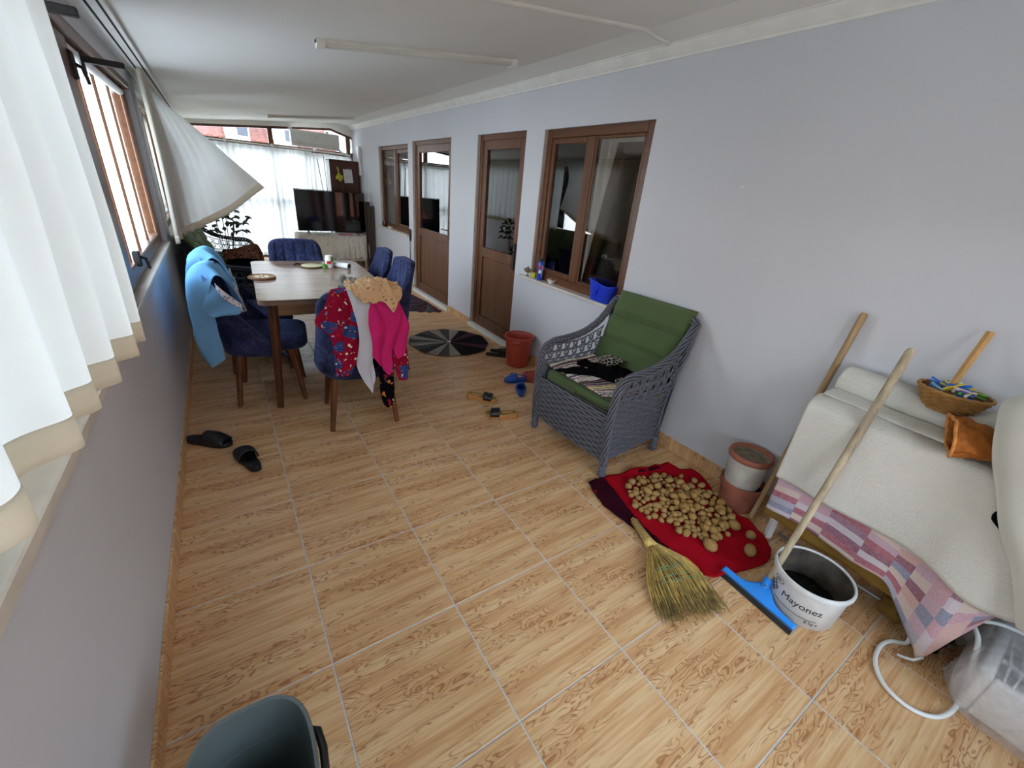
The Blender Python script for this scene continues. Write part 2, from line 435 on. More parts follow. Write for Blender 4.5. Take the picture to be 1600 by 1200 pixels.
# right wall with its openings
bm = B(); X1 = XR+.14
def wseg(y0, y1, z0, z1): box(bm, XR, X1, y0, y1, z0, z1)
wseg(YN, 1.02, 0, 2.3); wseg(1.02, 2.13, 0, .765); wseg(1.02, 2.13, 1.945, 2.3); wseg(2.13, 2.385, 0, 2.3)
wseg(2.385, 3.245, 1.955, 2.3); wseg(3.245, 3.85, 0, 2.3); wseg(3.85, 5.035, 1.96, 2.3)
wseg(5.035, 5.20, 0, 2.3); wseg(5.20, 6.50, 0, .745); wseg(5.20, 6.50, 1.935, 2.3); wseg(6.50, YB, 0, 2.3)
rw = tag(put('wall_right', bm, 'wall'), kind='structure')
bm = B(); box(bm, 2.615, 2.72, .99, 2.27, .765, .79, .004); tag(put('trim_2', bm, 'marble'), kind='structure')
bm = B(); box(bm, 2.615, 2.72, 5.17, 6.72, .745, .77, .004); tag(put('trim_3', bm, 'marble'), kind='structure')
for n, (a, b) in enumerate(((2.385, 3.245), (3.85, 5.035))):
    tag(put('trim_%d' % (4+n), box(B(), 2.635, 2.80, a-.01, b+.01, .0, .045, .004), 'white'), kind='structure')
# rough reveals (bare filler on the jambs)
for n, (y, z0, z1) in enumerate(((2.13, .79, 1.945), (3.245, .045, 1.955), (5.035, .045, 1.96), (6.50, .77, 1.935))):
    bm = B(); grid(bm, lambda u, v: Vector((2.664+u*.05+.006*nz(v*9, y), y-.004-.006*abs(nz(v*14, y+3, u*3)), z0+(z1-z0)*v)), 3, 40)
    tag(put('trim_%d' % (6+n), bm, 'reveal', solid=.004), kind='structure')
# white marks and chips on the right wall
bm = B()
for y, z, a, b in ((.367, 1.602, .012, .003), (.45, 1.603, .003, .003), (.52, 1.604, .004, .003)):
    ellipsoid(bm, (XR, y, z), (.0012, a, b), 8, 4, .3)
put('paint_chip', bm, 'white', rw)
# ceiling
bm = B(); xs = [(0, 2.03), (2.4, 2.306), (XR+.14, 2.27)]
for y in (YN, YB): pass
v0 = [[bm.verts.new((x, y, z)) for x, z in [(-.22, 2.02)]+xs+[(XR+.14, 2.45), (-.22, 2.45)]] for y in (YN, YB)]
n = len(v0[0])
bm.faces.new(v0[0]); bm.faces.new(v0[1][::-1])
for i in range(n): bm.faces.new((v0[0][i], v0[0][(i+1) % n], v0[1][(i+1) % n], v0[1][i]))
tag(put('ceiling', bm, 'ceil'), kind='structure')
# crown moulding
bm = B(); prof = [(2.66, 2.228), (2.652, 2.228), (2.648, 2.238), (2.64, 2.242), (2.622, 2.262), (2.606, 2.274), (2.602, 2.282), (2.594, 2.284), (2.594, 2.30), (2.66, 2.30)]
rings = []
for k in range(41):
    y = YN+(YB-YN)*k/40; s = .004*nz(y*.9, 3.1)
    rings.append([bm.verts.new((x+.0 if x > 2.655 else x+s, y, z+s)) for x, z in prof])
for A, C in zip(rings, rings[1:]):
    for i in range(len(prof)): bm.faces.new((A[i], A[(i+1) % len(prof)], C[(i+1) % len(prof)], C[i]))
bm.faces.new(rings[0]); bm.faces.new(rings[-1][::-1])
tag(put('trim_10', bm, 'white', smooth=True, angle=35), kind='structure')
# filler strips over the ceiling joints
def ceil_strip(name, x0, x1, y, w_, th=.006):
    bm = B()
    def f(u, v):
        x = x0+(x1-x0)*u; e = (v-.5)*w_*(1+.35*nz(x*5, v*3)); 
        return Vector((x, y+e, zc(x)-th*(1-(2*v-1)**4)*(1+.4*nz(x*8, y))))
    grid(bm, f, 60, 6); grid(bm, lambda u, v: Vector((x0+(x1-x0)*u, y+(v-.5)*w_, zc(x0+(x1-x0)*u)+.003)), 1, 1)
    tag(put(name, bm, 'white', smooth=True), kind='structure')
ceil_strip('trim_11', .05, 2.385, .985, .05, .011)
bm = B(); grid(bm, lambda u, v: Vector((2.39+.21*u, .985+(v-.5)*.035, zc(2.4+.2*u)-.007*(1-(2*v-1)**4))), 10, 6)
tag(put('trim_12', bm, 'white', smooth=True, solid=.003), kind='structure')
# near end wall (behind the camera) with its window, lets in the daylight
bm = B(); box(bm, 0, XR, YN-.12, YN, 0, .62); box(bm, 0, XR, YN-.12, YN, 2.0, 2.32); box(bm, 0, .12, YN-.12, YN, .62, 2.0); box(bm, 2.5, XR, YN-.12, YN, .62, 2.0)
tag(put('wall_near', bm, 'wall'), kind='structure')
def ring(bm, ax_, p0, p1, z0, z1, d0, d1, w_, bev=.004):
    """rectangular frame; ax_ 'y': spans y p0..p1 at x d0..d1; 'x': spans x at y d0..d1"""
    def bx(a, b, c, d):
        if ax_ == 'y': box(bm, d0, d1, a, b, c, d, bev)
        else: box(bm, a, b, d0, d1, c, d, bev)
    bx(p0, p0+w_, z0, z1); bx(p1-w_, p1, z0, z1); bx(p0+w_, p1-w_, z1-w_, z1); bx(p0+w_, p1-w_, z0, z0+w_)
    return bm
def pane(ax_, p0, p1, z0, z1, d, parent, mat='glass', name='pane'):
    bm = B()
    if ax_ == 'y': box(bm, d-.002, d+.002, p0, p1, z0, z1)
    else: box(bm, p0, p1, d-.002, d+.002, z0, z1)
    return put(name, bm, mat, parent)
w1 = put('window_1', ring(B(), 'x', .12, 2.5, .62, 2.0, YN-.08, YN-.02, .07), 'pvcx'); tag(w1, kind='structure')
for x in (.9, 1.7): put('mullion', box(B(), x-.04, x+.04, YN-.08, YN-.02, .69, 1.93, .004), 'pvc', w1)
pane('x', .19, 2.43, .69, 1.93, YN-.05, w1)
# left windows
def left_window(name, y0, y1, mull):
    o = put(name, ring(B(), 'y', y0, y1, .88, 1.935, -.105, -.045, .06), 'pvcy'); tag(o, kind='structure')
    ys = [y0+.055]+list(mull)+[y1-.055]
    for m_ in mull: put('mullion', box(B(), -.095, -.055, m_-.012, m_+.012, .94, 1.88, .003), 'pvc', o)
    for a, b in zip(ys, ys[1:]): pane('y', a, b, .945, 1.875, -.075, o)
    return o
left_window('window_2', -1.95, .95, (-1.2, -.4, .3))
w3 = put('window_3', ring(B(), 'y', 1.10, 3.45, .88, 1.935, -.10, -.045, .07), 'pvcy'); tag(w3, kind='structure')
for m_ in (2.03, 2.45, 2.90): put('mullion', box(B(), -.066, -.052, m_-.009, m_+.009, .94, 1.88, .002), 'pvc', w3)
for a, b in zip((1.69, 2.03, 2.45, 2.90), (2.03, 2.45, 2.90, 3.38)): pane('y', a, b, .945, 1.87, -.068, w3, 'glasslow')
left_window('window_4', 3.80, 7.85, (4.6, 5.4, 6.2, 7.0))
put('near_stile', box(B(), -.05, -.025, 1.12, 1.78, .885, 1.93, .006), 'pvc', w3)
put('far_stile', box(B(), -.05, -.03, 3.30, 3.44, .885, 1.93, .006), 'pvc', w3)
put('bottom_rail', box(B(), -.062, -.03, 1.78, 3.30, .885, .965, .006), 'pvcy', w3)
put('shutter_box', box(B(), -.05, -.002, 1.10, 3.45, 1.895, 2.018, .006), 'pvcy', w3)
put('rolled_blind', cyl(B(), (-.045, 1.80, 1.862), (-.045, 3.30, 1.862), .020), 'wplast', w3, smooth=True)
bm = B()
for k in range(110): 
    z = 1.85-.86*k/110; box(bm, -.040, -.036, 2.046, 2.050, z, z+.004)
o = put('bead_chain', bm, 'black', w3); o['kind'] = 'stuff'
for z in (.99, 1.80):
    bm = box(B(), -.045, -.012, 1.735, 1.775, z-.055, z+.045, .006) if z > 1.5 else box(B(), -.045, -.012, 2.02, 2.06, z-.05, z+.03, .006)
    y_ = 1.755 if z > 1.5 else 2.04; tube(bm, [(-.02, y_, z), (.006, y_+.01, z-.01), (.012, y_+.02, z-.065)], [.009, .009, .007], 8)
    put('handle', bm, 'blackrub', w3)
# ------------------------------------------------------------------ back wall of glazed frames
bk = put('window_5', ring(B(), 'x', 0.0, XR, 0.0, 1.82, YB-.07, YB, .06), 'pvcx'); tag(bk, kind='structure')
for x in (.66, 1.33, 2.0): put('mullion', box(B(), x-.035, x+.035, YB-.07, YB, .06, 1.76, .004), 'pvc', bk)
put('transom', box(B(), .06, 2.6, YB-.07, YB, .93, 1.0, .004), 'pvcx', bk)
for a, b in ((.06, .625), (.695, 1.295), (1.365, 1.965), (2.035, 2.6)):
    pane('x', a, b, .06, .93, YB-.04, bk); pane('x', a, b, 1.0, 1.76, YB-.04, bk)
# upper strip with sloping head
bm = B(); ztop = lambda x: 1.985+.10*x if x < 2.3 else 2.215-.28*(x-2.3)
def slab_x(bm, x0, x1, za0, zb0, za1, zb1, y0, y1):
    vs = [bm.verts.new(p) for p in ((x0, y0, za0), (x1, y0, zb0), (x1, y0, zb1), (x0, y0, za1), (x0, y1, za0), (x1, y1, zb0), (x1, y1, zb1), (x0, y1, za1))]
    for q in ((0, 1, 2, 3), (7, 6, 5, 4), (0, 4, 5, 1), (1, 5, 6, 2), (2, 6, 7, 3), (3, 7, 4, 0)): bm.faces.new([vs[i] for i in q])
for a, b in ((0, 2.3), (2.3, XR)): slab_x(bm, a, b, ztop(a)-.035, ztop(b)-.035, ztop(a)+.0, ztop(b)+.0, YB-.07, YB)
slab_x(bm, 0, XR, 1.82, 1.82, 1.86, 1.86, YB-.07, YB)
w6 = put('window_6', bm, 'pvcx'); tag(w6, kind='structure')
for x in (.03, 1.33, 2.59): put('mullion', box(B(), x-.035, x+.035, YB-.068, YB-.002, 1.86, ztop(x)-.03), 'pvc', w6)
for a, b in ((.06, 1.295), (1.365, 2.555)):
    bm = B(); slab_x(bm, a, b, 1.855, 1.855, ztop(a)-.03, min(ztop(b), ztop(2.3))-.03, YB-.042, YB-.038); put('pane', bm, 'glass', w6)
bm = B()
for a, b in ((0, 2.3), (2.3, XR)): slab_x(bm, a, b, ztop(a), ztop(b), 2.42, 2.42, YB-.10, YB+.05)
tag(put('wall_back', bm, 'white'), kind='structure')
# ------------------------------------------------------------------ right wall windows and doors
w7 = put('window_7', ring(B(), 'y', 1.035, 2.125, .79, 1.945, 2.69, 2.75, .06), 'pvcy'); tag(w7, kind='structure')
put('mullion', box(B(), 2.69, 2.75, 1.555, 1.62, .85, 1.885, .004), 'pvc', w7)
put('sash', ring(B(), 'y', 1.62, 2.065, .85, 1.885, 2.70, 2.735, .04), 'pvc', w7); pane('y', 1.66, 2.025, .89, 1.845, 2.72, w7, 'glassdk')
bm = ring(B(), 'y', 1.095, 1.555, .85, 1.885, 2.695, 2.71, .022); put('screen_frame', bm, 'pvc', w7)
pane('y', 1.117, 1.533, .872, 1.863, 2.70, w7, 'screen', 'insect_screen')
T = Matrix.Translation((2.78, 0, .86)) @ Matrix.Rotation(R(9), 4, 'Y') @ Matrix.Translation((-2.78, 0, -.86))
bm = ring(B(), 'y', 1.10, 1.56, .86, 1.88, 2.755, 2.81, .075); put('tilted_sash', xf(bm, T), 'pvc', w7)
bm = box(B(), 2.781, 2.785, 1.175, 1.485, .935, 1.805); put('pane', xf(bm, T), 'glassdk', w7)
w8 = put('window_8', ring(B(), 'y', 5.205, 6.49, .77, 1.935, 2.69, 2.75, .055), 'pvcy'); tag(w8, kind='structure')
put('mullion', box(B(), 2.69, 2.75, 5.80, 5.87, .825, 1.88, .004), 'pvc', w8)
put('sash', ring(B(), 'y', 5.26, 5.80, .825, 1.88, 2.70, 2.735, .045), 'pvc', w8); pane('y', 5.30, 5.76, .87, 1.835, 2.72, w8, 'glassdk')
pane('y', 5.87, 6.435, .825, 1.88, 2.705, w8, 'screen', 'insect_screen')
def door(name, y0, y1, z1, zsplit, handle):
    d = put(name, ring(B(), 'y', y0, y1, .045, z1, 2.69, 2.755, .05), 'pvc'); tag(d, kind='structure')
    a, b = y0+.045, y1-.045
    bm = B(); s = .085
    box(bm, 2.70, 2.745, a, a+s, .055, z1-.045, .004); box(bm, 2.70, 2.745, b-s, b, .055, z1-.045, .004)
    box(bm, 2.70, 2.745, a+s, b-s, z1-.045-s, z1-.045, .004); box(bm, 2.70, 2.745, a+s, b-s, .055, .055+s+.02, .004)
    box(bm, 2.70, 2.745, a+s, b-s, zsplit-.05, zsplit+.05, .004)
    lf = put('door_leaf', bm, 'pvc', d)
    put('lower_panel', box(B(), 2.715, 2.735, a+s, b-s, .16, zsplit-.05, .006), 'pvc', d)
    pane('y', a+s, b-s, zsplit+.05, z1-.045-s, 2.722, d, 'glassdk')
    yh = a+.045
    if handle == 'black':
        bm = box(B(), 2.685, 2.70, yh-.018, yh+.018, .78, 1.03, .005); tube(bm, [(2.69, yh, .95), (2.655, yh, .95), (2.65, yh+.02, .95), (2.65, yh+.11, .945)], [.009]*4, 8)
        put('handle', bm, 'black', d)
    else:
        bm = box(B(), 2.688, 2.70, yh-.014, yh+.014, .86, 1.08, .004); tube(bm, [(2.69, yh, .98), (2.66, yh, .98), (2.655, yh+.02, .98), (2.655, yh+.12, .98)], [.008]*4, 8)
        put('handle', bm, 'pvc', d)
    for z in (.35, 1.0, 1.7): put('hinge', cyl(B(), (2.692, b+.02, z-.04), (2.692, b+.02, z+.04), .009), 'pvc', d)
    return d
door('door_1', 2.39, 3.235, 1.955, .86, 'black')
door('door_2', 3.86, 5.025, 1.96, .86, 'brown')
# dark rooms behind the right wall; unseen far-wall openings added to light the sheers
bm = B(); [box(bm, 4.6, 4.7, *q) for q in ((.4, .7, -.1, 2.5), (.7, 1.9, -.1, .8), (.7, 1.9, 2.0, 2.5), (1.9, 5.5, -.1, 2.5), (5.5, 6.7, -.1, .8), (5.5, 6.7, 2.0, 2.5), (6.7, 7.6, -.1, 2.5))]; box(bm, 2.8, 4.6, .3, .4, -.1, 2.5); box(bm, 2.8, 4.6, 7.6, 7.7, -.1, 2.5)
for y in (2.25, 3.55, 5.1): box(bm, 2.8, 4.6, y, y+.08, 0, 2.4)
box(bm, 2.8, 4.7, .3, 7.7, -.2, -.1); box(bm, 2.8, 4.7, .3, 7.7, 2.4, 2.5)
tag(put('wall_inner', bm, 'inner'), kind='structure')
def hang(name, rows, nu, nv, amp, waves, mat, axis='x', seed=0, parent=None, solid=0, smooth=True, top_damp=True):
    def dsp(u, v, p):
        d = amp*(sin(2*pi*waves*u+2.2*nz(u*3, seed)*2+.8*v*nz(u*5, 7+seed)))*(.45+.55*v) + amp*.5*nz(u*waves*1.7, v*1.5, seed)
        return (d, 0, 0) if axis == 'x' else (0, d, 0)
    bm = B(); grid(bm, rows_fn(rows, dsp), nu, nv)
    return put(name, bm, mat, parent, smooth=smooth, solid=solid)
for n_, (y0, y1, z0) in enumerate(((1.0, 2.2, .45), (5.25, 6.5, .5))):
    o = hang('sheer_curtain', [[(2.96, y0, 2.1), (2.96, (y0+y1)/2, 2.1), (2.96, y1, 2.1)], [(2.96, y0, z0), (2.96, (y0+y1)/2, z0), (2.96, y1, z0)]], 140, 6, .022, 11, 'sheerdot', seed=n_)
    tag(o, ('sprigged sheer curtain behind the big wooden window with the blue planter', 'sheer curtain behind the small far window beside the TV corner')[n_], 'curtain')
def floral(name, bg, cols, sc=14, thr=.42, tr_=.1):
    def pat(t, v, col):
        w_ = t.n('ShaderNodeMix', data_type='VECTOR'); w_.inputs[0].default_value = .06
        nn = t.n('ShaderNodeTexNoise'); nn.inputs['Scale'].default_value = 22; t.l(v, nn.inputs['Vector'])
        t.l(v, w_.inputs[4]); t.l(nn.outputs[1], w_.inputs[5])
        c = col
        for k, (cc, s_, th) in enumerate(cols):
            vo = t.n('ShaderNodeTexVoronoi'); vo.inputs['Scale'].default_value = sc*s_; mp = t.n('ShaderNodeMapping'); mp.inputs['Location'].default_value = (k*3.1, k*1.7, k*2.3)
            t.l(w_.outputs[1], mp.inputs[0]); t.l(mp.outputs[0], vo.inputs['Vector'])
            c = t.mix(t.ramp(vo.outputs[0], [(th-.03, (1, 1, 1)), (th, (0, 0, 0))]), c, srgb(cc))
        return c
    M[name] = cloth_mat(name, bg, tr_, pattern=pat)
floral('red_floral', '#9a1a38', (('#3c4f86', .55, .42), ('#b9243a', 1.2, .22), ('#e8e2d8', 1.1, .20), ('#d8a24a', 1.5, .15), ('#6d86b8', 1.3, .20), ('#4a1424', 1.6, .16)), 21)
floral('black_floral', '#141218', (('#8c2a30', 1.1, .24), ('#d98c2a', 1.3, .20), ('#e9e4dc', 1.7, .19), ('#5c3a66', 1.2, .15)))
floral('patch_scarf', '#e0bd92', (('#5a3b28', 3.4, .17), ('#2c221c', 4.2, .12)), 14)
floral('leopard', '#5b3a2c', (('#15100e', 1.3, .33), ('#9a5a3a', 1.1, .2), ('#c9a08a', 1.9, .16)))
floral('gold_leopard', '#a08448', (('#2b2113', 6, .33),), 14)
M['white_cotton'] = cloth_mat('white_cotton', '#d5d9e0', .15)
M['pink'] = cloth_mat('pink_jersey', '#d8337c', .12, var=.06)
M['grey_cotton'] = cloth_mat('grey_cotton', '#a8a49a', .15)
M['skyblue'] = cloth_mat('sky_blue_cotton', '#8cc8ee', .3, var=.05)
def lace_pat(t, v, col):
    vo = t.n('ShaderNodeTexVoronoi'); vo.inputs['Scale'].default_value = 85; t.l(v, vo.inputs['Vector'])
    return t.mix(t.ramp(vo.outputs[0], [(.25, (1, 1, 1)), (.4, (0, 0, 0))]), col, srgb('#70789a'))
M['lace'] = cloth_mat('white_lace', '#f4f6fb', .2, pattern=lace_pat)
def lacecloth(t, v, col):
    vo = t.n('ShaderNodeTexVoronoi'); vo.inputs['Scale'].default_value = 16; t.l(v, vo.inputs['Vector'])
    c = t.mix(t.ramp(vo.outputs[0], [(.14, (.4,)*3), (.2, (0, 0, 0))]), col, srgb('#9a6f58'))
    v2 = t.n('ShaderNodeTexVoronoi'); v2.inputs['Scale'].default_value = 60; t.l(v, v2.inputs['Vector'])
    return t.mix(t.ramp(v2.outputs[0], [(.2, (.5,)*3), (.35, (0, 0, 0))]), c, srgb('#7d776c'))
M['lacecloth'] = cloth_mat('cream_lace_tablecloth', '#fbf8f2', .5, pattern=lacecloth)
M['blackcloth'] = cloth_mat('black_knit', '#101013', .05)
M['redcloth'] = cloth_mat('red_fleece', '#9c121e', .05, var=.10)
M['maroon'] = cloth_mat('maroon_fleece', '#33101c', .05, var=.1)
M['mustard'] = cloth_mat('mustard_cloth', '#8a6a34', .1, var=.1)
M['screenoff'] = plain('tv_screen_glass', '#08080a', .06, .0, 3, spec=.6)
M['fridge'] = plain('brown_fridge_door', '#452019', .25, .08, 3)
M['paper'] = plain('white_paper', '#dfe0e0', .8, .03, 4)
M['yellow'] = plain('yellow_mesh_bag', '#c7bf35', .6, .3, 30)
M['plank'] = wood('dark_plank', '#2c221c', '#51423a', 2, 10, .6, .05)
M['leaf'] = plain('dark_leaf', '#26361f', .5, .3, 20)
M['steel'] = plain('grey_metal_tube', '#9a9a98', .35, .1, 9, metal=.6)
M['pinkpk'] = plain('pink_packet', '#c98aa2', .5, .4, 40)
M['cork'] = plain('brown_wooden_trivet', '#7a5232', .55, .25, 18)
M['cream'] = plain('cream_ceramic', '#d8cfa6', .35, .04, 6)
M['can'] = plain('white_can', '#ececec', .35, .03, 4); M['redink'] = plain('red_print', '#c8283a', .4, .1); M['greenink'] = plain('green_print', '#5aa83e', .4, .15, 20)
M['redplast'] = plain('brick_red_plastic', '#a83f30', .42, .06, 4)
M['blueplast'] = plain('blue_plastic', '#1f3fd0', .3, .04, 4); M['clog'] = plain('blue_foam', '#1f4a9c', .6, .08, 9, .15, bscale=150)
M['tansole'] = plain('tan_wedge_sole', '#b07c44', .6, .1, 20); M['blackshiny'] = plain('black_glitter_strap', '#17171a', .3, .5, 160)
M['terracotta'] = plain('terracotta', '#9a5a46', .85, .16, 9, .2); M['mossy'] = plain('dirty_white_pot', '#bdb8ac', .75, .18, 11, .2)
M['soil'] = plain('dry_soil', '#7c6f5c', .95, .3, 25, .5); M['brass'] = plain('aged_metal_burner', '#8d8472', .35, .3, 20, metal=.7)
M['bluecan'] = plain('blue_spray_can', '#2148c8', .3, .04, 5)
# ------------------------------------------------------------------ neighbouring houses seen through the upper glazing and in reflections
M['rooftile2'] = plain('bright_red_roof_tiles', '#a8654c', .8, .3, 9, .3)
M['rooftile'] = plain('red_roof_tiles', '#6e3c2e', .8, .35, 9, .3); M['render'] = plain('white_render', '#e4e0d8', .85, .05, 2); M['darkpane'] = plain('dark_window', '#3a3f47', .2, .1)
def house(x0, x1, y, z0, ze, zr, face, label):
    """house wall at plane y; roof rises away from the viewer; face -1 looks to -y"""
    h = empty('neighbour_house', ((x0+x1)/2, y, z0), 0, label, 'house')
    d = 7*(-face)
    put('wall', box(B(), x0, x1, min(y, y+d), max(y, y+d), z0, ze), 'render', h)
    bm = B(); f0 = lambda u, v: Vector((x0-.4+(x1-x0+.8)*u, y+face*.5+(-face)*4*v, ze-.05+(zr-ze)*v+.05*abs(sin(u*(x1-x0+.8)*pi/.28))))
    grid(bm, f0, int((x1-x0)/.07), 10); put('roof', bm, 'rooftile' if face < 0 else 'rooftile2', h, solid=.05)
    return h
h = house(-.6, 12, 16.5, -6, 2.22, 3.9, -1, 'white house with a red tiled roof behind the back windows')
for x in (1.25, 2.55, 4.4):
    b = put('dormer', box(B(), x-.30, x+.34, 15.92, 18.2, 2.0, 3.3), 'render', h); put('dark_window', box(B(), x+.02, x+.30, 15.90, 15.93, 2.3, 2.62), 'darkpane', b)
put('dark_window', box(B(), 3.0, 3.35, 16.47, 16.5, 1.75, 2.15), 'darkpane', h)
h = house(-6, 9, -9.5, -6, .9, 4.2, 1, 'red tiled house behind the camera, mirrored in the television')
for x in (-2.0, 1.0, 4.0): put('dark_window', box(B(), x, x+1.0, -9.5, -9.47, -.6, .5), 'darkpane', h)
tag(put('ground', box(B(), -40, 40, -40, 60, -6.3, -6.0), 'grout'), kind='structure')
# ------------------------------------------------------------------ curtains
def L3(*p): return [Vector(q) for q in p]
tr = put('curtain_track', box(B(), .045, .135, -1.9, 7.9, 2.022, 2.036, .003), 'white'); tag(tr, 'white double curtain track on the ceiling above the left windows', 'curtain track')
for x in (.068, .112): put('slot', box(B(), x-.005, x+.005, -1.89, 7.89, 2.0205, 2.023), 'dark', tr)
for y in (.93, 1.80):
    bm = box(B(), .0, .010, y-.02, y+.02, 1.77, 1.85, .003); box(bm, .0, .14, y-.012, y+.012, 1.815, 1.838, .003)
    b = put('rail_bracket', bm, 'blackrub'); tag(b, 'black metal curtain bracket %s' % ('at the edge of the nearest cream curtain' if y < 1.5 else 'beside the blown-out curtain'), 'bracket')
def curtain(name, top, bot, nu, waves, amp, label, group=None, seed=0, mat='curtain', hem=.058, hmat='curtainhem', axis='x', mid=None, flare=None):
    rows = [top]+([mid] if mid else [])+[bot]
    def dsp(u, v, p):
        ph = 2*pi*waves*u + 2.4*nz(u*4, seed) + .9*v*nz(u*6, 5+seed)
        a = amp*(.55+.6*v)*(1+.5*nz(u*5, v, seed))
        s = sin(ph); s = s*(1.25-.25*s*s)
        d = a*s + amp*.35*nz(u*waves*2.3, v*2, seed+3)
        k = .35*a*cos(ph)
        return (d, k, 0) if axis == 'x' else (k, d, 0)
    f = rows_fn(rows, dsp)
    vh = 1-hem
    bm = B(); grid(bm, lambda u, v: f(u, v*vh), nu, 34); o = put(name, bm, mat, smooth=True)
    bm = B(); shell(bm, lambda u, v: f(u, vh-.004+v*(hem+.004))+Vector((.0012, 0, 0)), lambda u, v: f(u, vh-.004+v*(hem+.004))-Vector((.0012, 0, 0)), nu, 3)
    put('hem', bm, hmat, o, smooth=True)
    bm = B(); grid(bm, lambda u, v: f(u, v*.03)+Vector((.003, 0, 0)), nu, 2); put('header_tape', bm, hmat, o, smooth=True)
    return tag(o, label, 'curtain', group)
# near curtain, closest to the camera
curtain('window_curtain', L3((.085, -1.9, 2.02), (.085, -.8, 2.02), (.085, .1, 2.02), (.08, .84, 2.02)),
        L3((.10, -1.9, 1.12), (.095, -.8, 1.10), (.082, .05, 1.0), (.075, .80, .925)), 360, 10.5, .024,
        'cream cotton curtain hanging nearest the camera over the left sill', seed=2, mid=L3((.09, -1.9, 1.5), (.09, -.8, 1.5), (.08, .1, 1.48), (.075, .86, 1.45)))
# wind-blown curtain
def blown():
    top = L3((.07, 3.30, 2.015), (.07, 3.6, 2.015), (.07, 4.0, 2.012), (.07, 4.5, 2.008), (.075, 5.1, 2.0))
    mid = L3((.075, 3.31, 1.45), (.10, 3.55, 1.45), (.20, 3.85, 1.52), (.34, 4.15, 1.62), (.40, 4.62, 1.70))
    bot = L3((.06, 3.34, .875), (.11, 3.66, .905), (.25, 3.90, .955), (.50, 4.08, 1.08), (.81, 4.24, 1.30))
    def dsp(u, v, p):
        fade = max(0, 1-u*1.5)
        d = .028*fade*sin(2*pi*9*u+2*nz(u*4, 9))*(.7+.4*v)
        d += (1-fade)*(.020*sin(2*pi*(u*3.2-v*.6)+1)*v*(1-v)*2 + .02*nz(u*5, v*4, 3)*v)
        # soft gathers fanning from the top of the track
        d += .012*sin(2*pi*14*u)*(1-v)**2
        return (d*.8, -d*.6, 0)
    return rows_fn([top, mid, bot], dsp)
f = blown(); vh = .952
bm = B(); grid(bm, lambda u, v: f(u, v*vh), 200, 60); o = put('window_curtain', bm, 'curtain', smooth=True)
bm = B(); nrm = Vector((.55, -.8, .1))*.002
shell(bm, lambda u, v: f(u, vh-.004+v*(1-vh+.004))+nrm, lambda u, v: f(u, vh-.004+v*(1-vh+.004))-nrm, 200, 3); put('hem', bm, 'curtainhem', o, smooth=True)
bm = B(); grid(bm, lambda u, v: f(u, v*.03)+Vector((.003, -.001, 0)), 200, 2); put('header_tape', bm, 'curtainhem', o, smooth=True)
tag(o, 'cream curtain blown into the room by the wind above the wicker sofa', 'curtain')
curtain('window_curtain', L3((.07, 5.15, 2.0), (.07, 6.4, 2.0), (.07, 7.85, 2.0)), L3((.08, 5.15, .9), (.08, 6.4, .9), (.08, 7.85, .9)), 200, 16, .03,
        'cream curtain hanging straight at the far end of the left wall', seed=6)
# back wall curtains
rail = lambda x: 1.825-.0*x
bc1 = curtain('window_curtain', L3((.10, 7.98, 1.80), (.9, 7.98, 1.80), (1.82, 7.98, 1.80)), L3((.12, 7.98, .05), (.9, 7.98, .05), (1.80, 7.98, .05)), 300, 17, .028,
        'wide white back-wall curtain left of the television', seed=11, mat='sheer', hem=.03, hmat='sheer', axis='y')
bc2 = curtain('window_curtain', L3((1.80, 7.99, 1.80), (1.86, 7.99, 1.80), (1.92, 7.99, 1.80)), L3((1.78, 8.0, .05), (1.83, 8.0, .05), (1.90, 8.0, .05)), 60, 5, .03,
        'bunched narrow white curtain edge above the left half of the television', seed=14, mat='sheer', hem=.03, hmat='sheer', axis='y')
bc3 = curtain('window_curtain', L3((1.915, 7.99, 1.79), (2.2, 7.99, 1.79), (2.55, 7.99, 1.78)), L3((1.90, 7.99, .06), (2.2, 7.99, .06), (2.55, 7.99, .06)), 110, 6, .025,
        'white curtain panel behind the brown-door refrigerator', seed=17, mat='sheer', hem=.03, hmat='sheer', axis='y')
bm = B(); tube(bm, [(.05, 7.97, 1.826), (1.3, 7.97, 1.824), (2.6, 7.97, 1.818)], .011, 10); cr_ = put('curtain_rail', bm, 'white', smooth=True)
tag(cr_, 'white curtain rail across the back windows', 'curtain rail')
for x in (.66, 1.33, 2.0, 2.52): put('rail_clip', box(B(), x-.018, x+.018, 7.955, YB-.068, 1.81, 1.855, .004), 'white', cr_)

